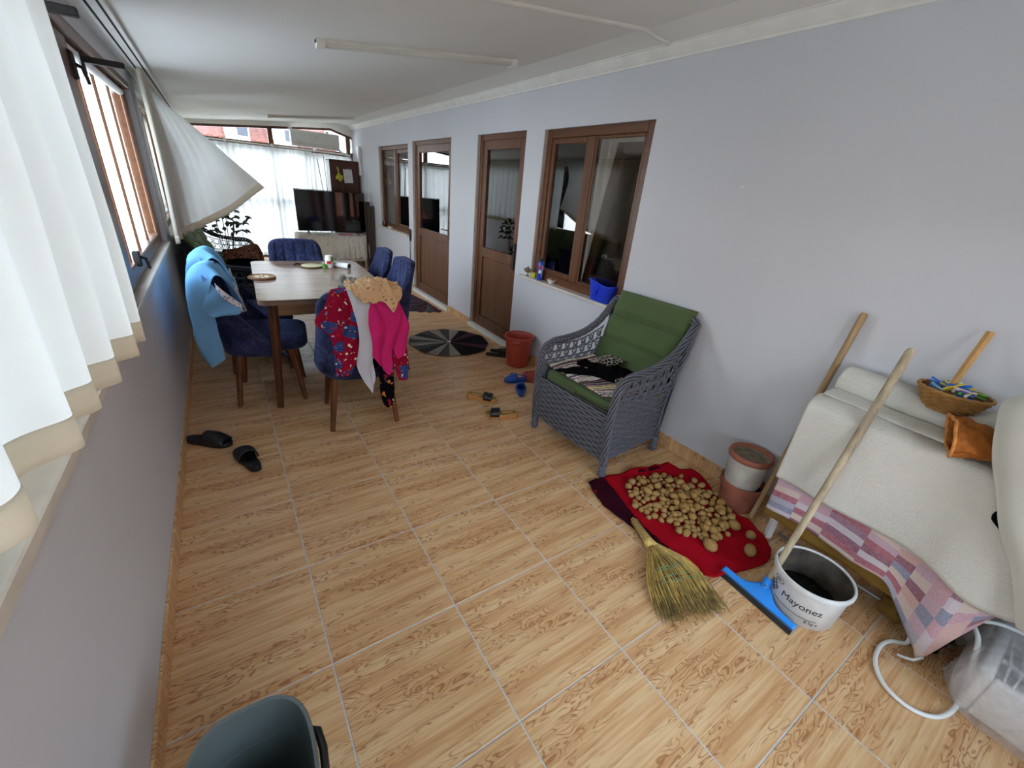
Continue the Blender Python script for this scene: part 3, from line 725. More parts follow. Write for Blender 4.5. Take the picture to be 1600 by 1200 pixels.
# ------------------------------------------------------------------ ceiling lamps
for lx0, lx1, ly, tilt, lab in ((.975, 2.24, 2.03, -.06, 'slim white ceiling batten lamp nearer the camera, its cover cracked along one side'), (1.2, 2.38, 6.85, -.10, 'slim white ceiling batten lamp at the far end near the air conditioner')):
    r = empty('ceiling_lamp', (lx0, ly, zc(lx0)), 0, lab, 'ceiling lamp')
    def lp(t, dy=0, dz=0): x = lx0+(lx1-lx0)*t; return Vector((x, ly+tilt*t+dy, zc(x)+dz))
    def bar(bm, t0, t1, ya, yb, za, zb):
        vs = [bm.verts.new(lp(t, y, z)) for t in (t0, t1) for y in (ya, yb) for z in (za, zb)]
        for q in ((0, 1, 3, 2), (4, 6, 7, 5), (0, 4, 5, 1), (2, 3, 7, 6), (0, 2, 6, 4), (1, 5, 7, 3)): bm.faces.new([vs[i] for i in q])
    bm = B(); bar(bm, 0, 1, -.022, .022, -.018, .002); put('base', bm, 'white', r)
    bm = B(); grid(bm, lambda u, v: lp(.03+.94*u, -.027*cos(pi*v), -.016-.022*sin(pi*v)), 30, 8); put('cover', bm, 'lampcover', r, smooth=True)
    for t in (0, .965): bm = B(); bar(bm, t, t+.035, -.029, .029, -.042, .0); put('end_cap', bm, 'white', r)
    bm = B(); grid(bm, lambda u, v: lp(.02+.45*u, .024+.012*v*(1-u), -.002-.002*v), 10, 1); put('gap', bm, 'dark', r)
    put('clip', box(B(), *sum([[c-.006, c+.006] for c in lp(.37, -.028, -.03)], [])), 'white', r)

# ------------------------------------------------------------------ dining chairs
def make_chair():
    r = empty('dining_chair', (0, 0, 0), 0, 'x', 'chair')
    def W(v): return .242-.030*v
    def back(side):
        def f(u, v):
            a = 2*u-1; s = abs(a); sg = 1 if a > 0 else -1
            y = sg*W(v)*(1-(1-s)**1.5); z = .36+v*(.545-.085*s**4)
            x = -.205-.050*v+(.30*(1-v)**1.3+.035)*s**3
            ix = 1
            if side: # outer
                x -= .028*(1-s**6)+.012; y *= 1.055
            else:
                x += .028*(1-s**6); y *= .97
                if v > .18 and s < .92:
                    k = a*3.2; g = abs(k-round(k)); x -= .010*math.exp(-(g*9)**2)*min(1, (v-.18)*6)*min(1, (1-v)*8+.2)
            return Vector((x, y, z))
        return f
    bm = B(); shell(bm, back(0), back(1), 58, 16)
    bmesh.ops.bevel(bm, geom=[e for e in bm.edges if len(e.link_faces) == 2 and e.calc_face_angle(0) > 1.1 and e.is_manifold], offset=.010, segments=2, affect='EDGES', profile=.6)
    put('backrest', bm, 'velvet', r, True, smooth=True)
    bm = B()
    def seat(u, v): # super-ellipsoid cushion
        th = (u*2-1)*pi; ph = (v-.5)*pi; e = .38
        sp = lambda x: math.copysign(abs(x)**e, x)
        cx = sp(cos(th)); cy = sp(sin(th)); cz = math.copysign(abs(sin(ph))**.5, sin(ph)); cc = abs(cos(ph))**.32
        return Vector((.025+.235*cx*cc, (.243-.012*cx)*cy*cc, .432+.058*cz*(1-.18*max(0, cz)*(cx*cc*.5+.5))))
    grid(bm, seat, 48, 16); bmesh.ops.remove_doubles(bm, verts=bm.verts, dist=.0004)
    put('seat', bm, 'velvet', r, True, smooth=True)
    bm = B()
    for (a, b) in (((.15, .14), (-.15, -.14)), ((.15, -.14), (-.15, .14))): tube(bm, [(a[0], a[1], .385), (0, 0, .335), (b[0], b[1], .385)], .004, 6)
    tube(bm, [(.15, .14, .37), (.15, -.14, .37), (-.15, -.14, .37), (-.15, .14, .37), (.15, .14, .37)], .004, 6)
    put('wire_brace', bm, 'black', r, True, smooth=True)
    for sx_, sy_ in ((1, 1), (1, -1), (-1, 1), (-1, -1)):
        bm = B(); tube(bm, [(.15*sx_, .15*sy_, .40), (.178*sx_, .178*sy_, .2), (.20*sx_, .203*sy_, .0)], [.024, .020, .0145], 14)
        put('leg', bm, 'legwood', r, True, smooth=True, angle=40)
    return r
ch = make_chair(); G = 'blue velvet dining chairs around the wooden table'
ch.location = (.514, 2.235, 0); ch.rotation_euler = (0, 0, R(-7)); ch['label'] = 'navy velvet dining chair at the near left of the table under the first light-blue cloth'; ch['group'] = G; TF[ch.name] = Matrix.Translation((.514, 2.235, 0)) @ Matrix.Rotation(R(-7), 4, 'Z')
for x, y, a, lab in ((.50, 2.83, -4, 'navy velvet dining chair at the far left of the table under the second light-blue cloth'),
                     (.985, 1.665, 84, 'navy velvet dining chair with its back to the camera, heaped with clothes'),
                     (.925, 3.275, -90, 'navy velvet dining chair alone at the far end of the table'),
                     (1.345, 2.985, 176, 'navy velvet dining chair right of the table, farther from the camera'),
                     (1.345, 2.455, 178, 'navy velvet dining chair right of the table, nearest the pile of clothes')):
    copy_tree(ch, (x, y, 0), R(a), lab, G)
# ------------------------------------------------------------------ dining table
tb = empty('dining_table', (.93, 2.53, 0), R(-2.3), 'rectangular wooden dining table with rounded corners and round tapered legs', 'table')
def rrect(w_, d, r_, n=8, cx=0, cy=0):
    P = []
    for sx_, sy_, a0 in ((1, 1, 0), (-1, 1, 90), (-1, -1, 180), (1, -1, 270)):
        for k in range(n+1): a = R(a0+90*k/n); P.append((cx+sx_*(w_/2-r_)+r_*cos(a), cy+sy_*(d/2-r_)+r_*sin(a)))
    return P
def half(y0, y1, far):
    P = rrect(.84, y1-y0, .06, 8, 0, (y0+y1)/2)
    Q = []
    for x, y in P:
        if far and y < y0+.061 and abs(x) > .359: y = y0 if y < y0+.061 else y; x = math.copysign(.42, x)
        if (not far) and y > y1-.061 and abs(x) > .359: y = y1; x = math.copysign(.42, x)
        Q.append((round(x, 5), round(y, 5)))
    return list(dict.fromkeys(Q))
for y0, y1, fr in ((-.68, .049, False), (.051, .68, True)):
    bm = B(); prism(bm, half(y0, y1, fr), .728, .760); put('table_top', bm, 'tabletop', tb, True)
for q in ((-.33, .33, -.585, -.565), (-.33, .33, .565, .585), (-.34, -.32, -.565, .565), (.32, .34, -.565, .565)): put('apron', box(B(), *q, .635, .728, .002), 'apron', tb, True)
for sx_, sy_ in ((1, 1), (1, -1), (-1, 1), (-1, -1)):
    bm = B(); tube(bm, [(.335*sx_, .565*sy_, .728), (.36*sx_, .585*sy_, .36), (.385*sx_, .60*sy_, 0)], [.032, .026, .0195], 18)
    put('leg', bm, 'legwood', tb, True, smooth=True, angle=40)

# ------------------------------------------------------------------ wicker
def braid(bm, path, Rr, n, r_, twist, seg=5):
    P, T, N = frames_along(path); L = [0]
    for a, b in zip(P, P[1:]): L.append(L[-1]+(b-a).length)
    for k in range(n):
        q = [P[i]+N[i]*(Rr*cos(twist*L[i]*2*pi+2*pi*k/n))+T[i].cross(N[i])*(Rr*sin(twist*L[i]*2*pi+2*pi*k/n)) for i in range(len(P))]
        tube(bm, q, r_, seg)
def weave(bm, fn, normal, width, height, rowh=.017, stake=.046, amp=.0030, z0=0, phase=0):
    """fn(s,t): s in 0..1 along, t in 0..1 up -> point; flat strands over and under stakes"""
    rows = max(2, int(height/rowh)); st = max(2, int(width/stake)); ns = st*4
    for k in range(rows):
        t0 = (k+.10)/rows; t1 = (k+.90)/rows; prev = None
        for i in range(ns+1):
            s = i/ns; o = amp*sin(pi*s*st+pi*k+phase)
            a = fn(s, t0); b = fn(s, t1); mm = fn(s, (t0+t1)/2); nn = normal(s, (t0+t1)/2)
            c = [bm.verts.new(a+nn*(o-.002)), bm.verts.new(mm+nn*(o+.0022)), bm.verts.new(b+nn*(o-.002))]
            if prev:
                bm.faces.new((prev[0], c[0], c[1], prev[1])); bm.faces.new((prev[1], c[1], c[2], prev[2]))
            prev = c
def ring_row(bm, fn, normal, n, r_, t, th=.006):
    """row of woven round openings"""
    for i in range(n):
        s = (i+.5)/n; c = fn(s, t); e1 = (fn(min(1, s+.01), t)-fn(max(0, s-.01), t)).normalized(); nn = normal(s, t); e2 = nn.cross(e1).normalized()
        tube(bm, [c+e1*(r_*cos(2*pi*k/14))+e2*(r_*sin(2*pi*k/14)) for k in range(15)], th, 5, False, flat=.5)
def criss(bm, fn, normal, n, t0, t1, w_=.006):
    for i in range(n+1):
        for d in (-1, 1):
            s0 = i/n; s1 = s0+d*1.0/n
            if not 0 <= s1 <= 1: continue
            q = []
            for k in range(7):
                f_ = k/6; q.append(fn(s0+(s1-s0)*f_, t0+(t1-t0)*f_)+normal(.5, .5)*(.003*d*cos(pi*f_*2)))
            tube(bm, q, w_, 4, False, flat=.45)
def wicker_seat(name, W_, mats, label, cushions, holes=6):
    """faces -x in its own frame, width along y, origin at floor centre"""
    wm, cm = mats; r = empty(name, (0, 0, 0), 0, label, 'armchair' if cushions == 1 else 'sofa')
    h = W_/2
    for s in (-1, 1):
        # side outline: front post, arm, rising back
        yf, yb = s*h, s*(h-.035)
        edge = smooth_path([(-.30, yf, .085), (-.315, yf, .30), (-.31, yf, .50), (-.285, yf, .585), (-.22, yf, .622), (-.10, yf, .632), (.04, yf, .655), (.16, yf*.995, .71), (.245, yf*.985, .79), (.31, yf*.97, .872)], 90)
        bm = B(); braid(bm, edge, .0185, 7, .0062, 2.4); put('arm_rim', bm, wm, r, True, smooth=True)
        rear = smooth_path([(.31, yf*.97, .872), (.285, yf*.97, .70), (.235, yb, .45), (.215, yb, .25), (.235, yb, .085)], 40)
        bm = B(); braid(bm, rear, .012, 4, .007, 3.2); put('back_post', bm, wm, r, True, smooth=True)
        low_f = lambda t: Vector((-.30-.012*sin(pi*t), yf, .10+.37*t)); low_r = lambda t: Vector((.232-.018*sin(pi*t*.8), yb, .10+.37*t))
        fn = lambda a, t: low_f(t).lerp(low_r(t), a)
        nn = lambda a, t, s=s: Vector((0, s, 0))
        bm = B(); weave(bm, fn, nn, .53, .37); put('side_panel', bm, wm, r, True, smooth=True)
        grid_b = B(); shell(grid_b, lambda a, t: fn(a, t)+Vector((0, -s*.006, 0)), lambda a, t: fn(a, t)+Vector((0, -s*.014, 0)), 4, 4); put('side_light_block', grid_b, wm, r, True)  # backing added inside the side weave to block light
        # open-work upper band with two rows of round holes
        def fu(a, t, yf=yf):
            x = -.27+.50*a; lo = .47; hi = .605+max(0, (x+.05))**1.6*.62
            return Vector((x, yf*(1-.02*a), lo+(hi-lo)*t))
        bm = B()
        ring_row(bm, fu, nn, holes+1, .017, .80, .0065); ring_row(bm, fu, nn, holes+1, .017, .42, .0065)
        criss(bm, fu, nn, (holes+1), .55, 1.0); criss(bm, fu, nn, (holes+1), .08, .62); criss(bm, fu, nn, (holes+1)*2, -.02, .2, .005)
        for t in (.03, .22, .61, .98): tube(bm, [fu(i/14, t) for i in range(15)], .005, 5, False)
        put('openwork_band', bm, wm, r, True, smooth=True)
        for x, y in ((-.295, yf), (.235, yb)):
            bm = B(); tube(bm, [(x, y, .105), (x, y, .05), (x, y, .0)], [.022, .021, .0165], 14)
            for k in range(9): tube(bm, [(x+.0215*cos(2*pi*q/12), y+.0215*sin(2*pi*q/12), .012+k*.0095) for q in range(13)], .0032, 4, False)
            put('leg', bm, wm, r, True, smooth=True)
    # front apron panel
    ff = lambda a, t: Vector((-.305-.01*sin(pi*t), -h+2*h*a, .095+.02*(1-t)*(1-sin(pi*a))*0+.30*t-(1-t)*.0)); nf = lambda a, t: Vector((-1, 0, 0))
    bm = B(); weave(bm, ff, nf, W_, .30); put('front_panel', bm, wm, r, True, smooth=True)
    bm = B(); shell(bm, lambda a, t: ff(a, t)+Vector((.006, 0, 0)), lambda a, t: ff(a, t)+Vector((.016, 0, 0)), 2, 2); put('front_light_block', bm, 'wickerdark', r, True)  # dark backing added so no light passes through the front weave
    # back panel
    fb = lambda a, t: Vector((.235+.075*t**1.4*1.0, (-h+2*h*a)*(.93+.04*t), .10+.77*t)); nb = lambda a, t: Vector((1, 0, -.1)).normalized()
    bm = B(); weave(bm, fb, nb, W_, .77); put('back_panel', bm, wm, r, True, smooth=True)
    bm = B(); shell(bm, lambda a, t: fb(a, t)-Vector((.006, 0, 0)), lambda a, t: fb(a, t)-Vector((.014, 0, 0)), 2, 4); put('back_light_block', bm, 'wickerdark', r, True)  # dark sheet added behind the back weave to block light
    bm = B(); braid(bm, smooth_path([(.31, -h*.97, .872), (.315, -h*.5, .893), (.315, h*.5, .893), (.31, h*.97, .872)], 40), .016, 5, .008, 3.2); put('top_rim', bm, wm, r, True, smooth=True)
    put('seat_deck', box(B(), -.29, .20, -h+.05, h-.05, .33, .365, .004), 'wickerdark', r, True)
    # cushions
    n = cushions; cw = (W_-.052)/n
    for k in range(n):
        y0 = -h+.026+k*cw
        def cush(u, v, y0=y0):
            th = (u*2-1)*pi; ph = (v-.5)*pi; e = .16; sp = lambda x: math.copysign(abs(x)**e, x)
            cc = abs(cos(ph))**.3; cx, cy = sp(cos(th)), sp(sin(th))
            z = .412+.054*math.copysign(abs(sin(ph))**.4, sin(ph)); z += .010*nz(cx*1.5, cy*1.7, k+4)*(1 if sin(ph) > 0 else 0)
            return Vector((-.040+.250*cx*cc, y0+cw/2+(cw/2-.004)*cy*cc, z))
        bm = B(); grid(bm, cush, 56, 14); bmesh.ops.remove_doubles(bm, verts=bm.verts, dist=.0004)
        c = put('seat_cushion', bm, cm, r, True, smooth=True)
        bm = B(); tube(bm, [(-.040+.252*math.copysign(abs(cos(q))**.22, cos(q)), y0+cw/2+(cw/2-.003)*math.copysign(abs(sin(q))**.22, sin(q)), .43) for q in [2*pi*i/72 for i in range(73)]], .0035, 5, False)
        put('piping', bm, cm, c, True, smooth=True)
        # back cushion, leaning, with two quilting seams
        O = Vector((.150, y0+cw/2, .44)); up = Vector((.36, 0, .933)); nv = Vector((-.933, 0, .36))
        def bc(side):
            def f(u, v, ww=cw):
                a = 2*u-1; b_ = 2*v-1
                prof = (1-abs(a)**7)**.5*(1-abs(b_)**9)**.5
                d = .052*prof*(1 if side == 0 else -.5)
                if side == 0:
                    for sm in (.36, .68): d -= .026*math.exp(-((v-sm)*30)**2)*prof
                    d += .006*nz(a*2, b_*2.2, k+8)*prof
                yy = a*(ww/2-.006)*(1+.03*nz(v*3, side, 1)*abs(a)**4)*(1.0+.0*v)
                return O+up*(v*.525)+Vector((0, yy, 0))+nv*(d+.01)
            return f
        bm = B(); shell(bm, bc(0), bc(1), 36, 40); c = put('back_cushion', bm, cm, r, True, smooth=True)
        for sm in (.36, .68): bm = B(); tube(bm, [bc(0)(.04+.92*i/20, sm)+nv*.0005 for i in range(21)], .0022, 5); put('seam', bm, 'tagdark', c, True, smooth=True)
        bm = B(); shell(bm, lambda u, v: O+up*(.500+.011*v)+Vector((0, -cw*.42+.06*u, 0))+nv*.036, lambda u, v: O+up*(.500+.011*v)+Vector((0, -cw*.42+.06*u, 0))+nv*.034, 1, 1); put('woven_tag', bm, 'tagdark', c, True)
    return r
ac = wicker_seat('wicker_armchair', .64, ('wicker', 'green'), 'grey wicker armchair with green cushions beneath the big wooden window', 1)
ac.location = (2.295, .675, 0); ac.rotation_euler = (0, 0, R(2.5)); TF[ac.name] = Matrix.Translation(ac.location) @ Matrix.Rotation(R(2.5), 4, 'Z')
so = wicker_seat('wicker_sofa', 2.05, ('wickerblack', 'greendk'), 'dark wicker sofa with green cushions along the left wall', 3, 6)
so.location = (.39, 4.58, 0); so.rotation_euler = (0, 0, pi); TF[so.name] = Matrix.Translation(so.location) @ Matrix.Rotation(pi, 4, 'Z')
def quilt(name, c):
    def pat(t, v, col):
        return col
    t = NT(name); v = t.coord('Object'); n = t.noise(v, 3, 3)
    c = srgb(c); t.base(t.ramp(n, [(.3, tuple(x*.92 for x in c[:3])+(1,)), (.7, c)]), .9, 0, .15)
    vo = t.n('ShaderNodeTexVoronoi', feature='DISTANCE_TO_EDGE'); vo.inputs['Scale'].default_value = 75; t.l(v, vo.inputs['Vector'])
    t.bump(t.ramp(vo.outputs[0], [(0, (0, 0, 0)), (.25, (1, 1, 1))]), .35, .003); return t.m
M['quilt'] = quilt('off_white_quilted_cover', '#d9d6cc')
M['sheet2'] = cloth_mat('white_bed_sheet', '#dcd9cf', .15)
def patch_mat():
    t = NT('patchwork_weave'); co = t.n('ShaderNodeTexCoord'); s = t.n('ShaderNodeSeparateXYZ'); t.l(co.outputs['UV'], s.inputs[0])
    U = t.math('MULTIPLY', s.outputs[0], 10.0); V = t.math('MULTIPLY', s.outputs[1], 15.0)
    iu = t.math('FLOOR', U); 
    sh = t.n('ShaderNodeTexWhiteNoise', noise_dimensions='1D'); t.l(iu, sh.inputs['W'])
    V2 = t.math('ADD', V, t.math('MULTIPLY', sh.outputs[0], 3.0)); iv = t.math('FLOOR', V2)
    cb = t.n('ShaderNodeCombineXYZ'); t.l(iu, cb.inputs[0]); t.l(iv, cb.inputs[1])
    wn_ = t.n('ShaderNodeTexWhiteNoise', noise_dimensions='3D'); t.l(cb.outputs[0], wn_.inputs['Vector'])
    cols = ['#8a4a60', '#c79aa4', '#d4aaa0', '#a9a8b8', '#cfc4ca', '#8088a0', '#a8505f', '#d6c0b4', '#93687c', '#c4a4b0']
    c = t.ramp(wn_.outputs[0], [(i/len(cols), srgb(x)) for i, x in enumerate(cols)], 'CONSTANT')
    v = t.coord('UV', (60, 420, 1)); st = t.noise(v, 1, 2); c = t.mix(t.math('MULTIPLY', t.ramp(st, [(.4, (0, 0, 0)), (.6, (1, 1, 1))]), .3), c, srgb('#ece0e0'))
    v = t.coord('UV', (500, 90, 1)); st = t.noise(v, 1, 2); c = t.mix(t.math('MULTIPLY', t.ramp(st, [(.45, (0, 0, 0)), (.6, (1, 1, 1))]), .2), c, srgb('#7a4a62'))
    t.base(c, .95, 0, .1); return t.m
M['patch'] = patch_mat()
M['orange'] = plain('rust_orange_wool', '#a9611f', .95, .25, 60, .6, bscale=180)
M['orangetrim'] = plain('orange_trim', '#d08a4a', .9, .2, 60)
M['basketry'] = plain('basket_reed', '#a8793f', .6, .25, 40); M['basketdk'] = plain('basket_lining', '#6e4a24', .8, .2)
M['stickwood'] = wood('worn_stick_wood', '#8d6f4a', '#b89a70', 2, 16, .6, .06)
M['stickpale'] = wood('pale_worn_stick', '#8f7f6a', '#c2b193', 2, 18, .65, .08)
M['ladle'] = wood('fresh_pale_wood', '#b08245', '#cda066', 2, 16, .6, .06)
def potato_mat(name, c1, c2):
    t = NT(name); v = t.coord('Object'); n = t.noise(v, 30, 4); oi = t.n('ShaderNodeObjectInfo')
    a = t.ramp(n, [(.3, srgb(c1)), (.6, srgb(c2))]); c = t.mix(t.math('MULTIPLY', oi.outputs['Random'], .5), a, srgb('#9a7a52'))
    sp = t.noise(v, 110, 2); c = t.mix(t.ramp(sp, [(.64, (0, 0, 0)), (.72, (.7,)*3)]), c, srgb('#5a422a')); t.base(c, .6, 0, .3)
    t.bump(sp, .2, .002); return t.m
M['potato'] = potato_mat('potato_skin', '#7c5a2e', '#b58c4c')
M['straw'] = plain('broom_straw', '#cbab60', .75, .3, 25); M['strawdk'] = plain('sooty_straw_tips', '#857040', .85, .4, 40)
M['tealthread'] = plain('teal_thread', '#3f9a86', .6, .1); M['twine'] = plain('brown_twine', '#5a3a26', .7, .1)
M['sqblue'] = plain('bright_blue_plastic', '#2f8fe8', .35, .04, 4); M['rubber'] = plain('black_rubber', '#101010', .6, .1)
M['bucketw'] = plain('grimy_white_plastic', '#d8d8d6', .4, .1, 18, .05); M['grime'] = plain('mortar_crusted_inside', '#4c443a', .9, .5, 14, .6, bscale=60)
M['mud'] = plain('wet_black_sludge', '#121110', .25, .4, 30, .8, bscale=60)
M['ink'] = plain('black_print', '#17171a', .5, .05)
M['binpl'] = plain('grey_green_bin_plastic', '#5f6a6a', .38, .10, 5, .03, bscale=20)
M['bag'] = None
def bag_mat():
    t = NT('clear_plastic_bag'); v = t.coord('Object'); n = t.noise(v, 9, 4, .6, 1.2)
    d = t.n('ShaderNodeBsdfDiffuse'); d.inputs[0].default_value = srgb('#efeaea'); tl = t.n('ShaderNodeBsdfTranslucent'); tl.inputs[0].default_value = srgb('#efeaea')
    m1 = t.n('ShaderNodeMixShader'); t.l(d.outputs[0], m1.inputs[1]); t.l(tl.outputs[0], m1.inputs[2])
    g = t.n('ShaderNodeBsdfGlossy'); g.inputs['Roughness'].default_value = .25; m2 = t.n('ShaderNodeMixShader'); m2.inputs[0].default_value = .06; t.l(m1.outputs[0], m2.inputs[1]); t.l(g.outputs[0], m2.inputs[2])
    tr = t.n('ShaderNodeBsdfTransparent'); mx = t.n('ShaderNodeMixShader'); f = t.ramp(n, [(.35, (.62,)*3), (.65, (.36,)*3)])
    t.l(f, mx.inputs[0]); t.l(tr.outputs[0], mx.inputs[2]); t.l(m2.outputs[0], mx.inputs[1]); t.l(mx.outputs[0], t.o.inputs[0]); return t.m
M['bag'] = bag_mat()
M['fanback'] = plain('fan_backing', '#7d7570', .6, .05)
M['greyrag'] = cloth_mat('grey_brown_rag', '#8f857c', .05)
M['stripes'] = None
def stripe_mat():
    t = NT('striped_rag_weave'); co = t.n('ShaderNodeTexCoord'); s = t.n('ShaderNodeSeparateXYZ'); t.l(co.outputs['UV'], s.inputs[0])
    w_ = t.math('FLOOR', t.math('MULTIPLY', t.math('ADD', s.outputs[0], t.math('MULTIPLY', t.noise(t.coord('UV', (3, 3, 1)), 2), .02)), 44))
    wn_ = t.n('ShaderNodeTexWhiteNoise', noise_dimensions='1D'); t.l(w_, wn_.inputs['W'])
    cols = ['#d9cfc8', '#6b4a4a', '#e4ddd2', '#b99a9c', '#3c3236', '#d8cbb8', '#c9b060', '#8d8790', '#e6e0d8', '#8a5a5e']
    c = t.ramp(wn_.outputs[0], [(i/len(cols), srgb(x)) for i, x in enumerate(cols)], 'CONSTANT')
    n = t.noise(t.coord('Object'), 70, 3); c = t.mix(t.ramp(n, [(.5, (0, 0, 0)), (.62, (.6,)*3)]), c, srgb('#3a2c30'))
    t.base(c, .95, 0, .1); return t.m
M['stripes'] = stripe_mat()
def rag(name, a, b):
    t = NT(name); n = t.noise(t.coord('Object'), 110, 3, .7); t.base(t.ramp(n, [(.42, srgb(a)), (.56, srgb(b))]), .95, 0, .1); t.bump(n, .5, .004); return t.m
M['rag_dark'] = rag('rag_dark', '#1c1c20', '#6d6a68'); M['rag_light'] = rag('rag_light', '#4a4441', '#c2b5a8'); M['rag_black'] = rag('rag_black', '#0e0e12', '#1d1b20'); M['rag_maroon'] = rag('rag_maroon', '#2c1620', '#6a4350'); M['rag_mid'] = rag('rag_mid', '#1a191c', '#514c4e')
# ------------------------------------------------------------------ cloths on the chairs
def wr(a, seed, k=1.0):
    return lambda u, v, p: Vector((.5*a*nz(p.x*9*k, p.z*7*k, seed), a*(1.5*(.5-abs(sin(p.x*34*k+seed+4*nz(p.z*4, seed, p.x*4)))**.7)+.9*nz(p.x*20*k, p.z*6*k, seed)), .3*a*nz(p.x*11, p.y*9, seed+5)))
def drape(name, rows, mat, label, cat, a=.010, seed=0, nu=60, nv=70, group=None, disp=None, solid=.003, parent=None):
    bm = B(); grid(bm, rows_fn(rows, disp or wr(a, seed)), nu, nv)
    o = put(name, bm, mat, parent, smooth=True, solid=solid)
    return tag(o, label, cat, group) if parent is None else o
def rw_(pairs):  # ((x0,x1,y,z) ...)
    return [L3((p[0], p[2], p[3]), ((p[0]+p[1])/2, p[2]-(.008 if p[2] < 1.4 else 0), p[3]-(p[4] if len(p) > 4 else 0)), (p[1], p[2], p[3])) for p in pairs]
drape('floral_blouse', rw_(((.83, .90, 1.50, .74), (.83, .91, 1.47, .86), (.81, .915, 1.40, .925), (.765, .925, 1.335, .85), (.705, .93, 1.328, .765, .01), (.77, .925, 1.33, .69), (.785, .915, 1.335, .56), (.785, .875, 1.345, .44))), 'red_floral',
      'red blouse printed with blue and white flowers hanging at the left of the chair back', 'blouse', .013, 1)
drape('floral_skirt', rw_(((.85, 1.10, 1.49, .76), (.86, 1.12, 1.46, .87), (.87, 1.15, 1.40, .915), (.87, 1.17, 1.348, .84), (.87, 1.19, 1.35, .68), (.88, 1.20, 1.355, .56), (.905, 1.20, 1.36, .455))), 'black_floral',
      'black floral skirt hanging behind the red blouse and pink top', 'skirt', .007, 2)
drape('floral_sleeve', rw_(((1.02, 1.11, 1.335, .56), (1.025, 1.115, 1.335, .44), (1.03, 1.115, 1.335, .30), (1.045, 1.11, 1.335, .215), (1.065, 1.10, 1.335, .185))), 'black_floral',
      'black floral cloth tail dangling lowest from the heaped chair', 'cloth', .009, 3, nv=40)
drape('floral_cuff', rw_(((1.10, 1.20, 1.33, .57), (1.115, 1.21, 1.33, .48), (1.14, 1.205, 1.33, .38), (1.15, 1.20, 1.33, .355))), 'red_floral',
      'dark floral cuff hanging at the right below the pink top', 'cloth', .009, 13, nv=30)
drape('white_shirt', rw_(((.90, .95, 1.50, .80), (.89, .95, 1.46, .91), (.885, .965, 1.39, .94), (.90, 1.0, 1.32, .84), (.915, 1.01, 1.31, .72), (.915, 1.00, 1.315, .60), (.905, .995, 1.32, .50), (.93, 1.0, 1.325, .40), (.965, .985, 1.325, .33), (.972, .975, 1.325, .315))), 'white_cotton',
      'white shirt hanging in the middle of the chair back, ending in a point', 'shirt', .016, 4)
drape('pink_blouse', rw_(((1.0, 1.12, 1.50, .76), (.99, 1.13, 1.46, .88), (.985, 1.14, 1.39, .925), (.985, 1.165, 1.32, .83), (.965, 1.205, 1.305, .73), (.965, 1.205, 1.31, .64), (.985, 1.195, 1.315, .56), (1.02, 1.13, 1.32, .50), (1.05, 1.105, 1.32, .45), (1.075, 1.09, 1.32, .415))), 'pink',
      'bright pink top hanging on the right of the chair back', 'blouse', .019, 5)
def scarfd(u, v, p): return Vector((.012*nz(p.x*16, p.y*14, 2), .014*nz(p.x*13, p.z*12, 5), .034*abs(nz(p.x*17, p.y*17, 8))+.020*abs(nz(p.x*34, p.y*30, 3))-.010*abs(sin(p.x*40+p.y*45+3*nz(p.x*9, p.y*9)))))
s = drape('dotted_headscarf', [L3((.93, 1.50, .92), (1.02, 1.54, .925), (1.12, 1.49, .92)), L3((.89, 1.44, .935), (1.02, 1.45, .955), (1.16, 1.42, .935)), L3((.88, 1.37, .935), (1.03, 1.36, .965), (1.18, 1.35, .93)), L3((.91, 1.31, .905), (1.03, 1.295, .925), (1.17, 1.305, .895)), L3((.95, 1.295, .87), (1.05, 1.285, .865), (1.14, 1.29, .86))], 'patch_scarf',
      'beige headscarf with brown dots crumpled on top of the clothes', 'headscarf', nu=90, nv=90, disp=scarfd, solid=.004)
drape('scarf_tail', [L3((1.04, 1.285, .90), (1.08, 1.28, .90), (1.13, 1.285, .89)), L3((1.07, 1.275, .86), (1.10, 1.272, .86), (1.135, 1.275, .86)), L3((1.105, 1.27, .81), (1.108, 1.27, .81), (1.112, 1.27, .81))], 'patch_scarf', None, None, .004, 8, 14, 16, parent=s)
bm = B(); ellipsoid(bm, (.895, 1.50, .935), (.035, .05, .035), 20, 14, .6, 3); ellipsoid(bm, (.93, 1.44, .945), (.035, .04, .028), 20, 14, .7, 6)
tag(put('grey_cloth', bm, 'grey_cotton', smooth=True), 'grey knotted cloth bundled at the left of the dotted headscarf', 'cloth')
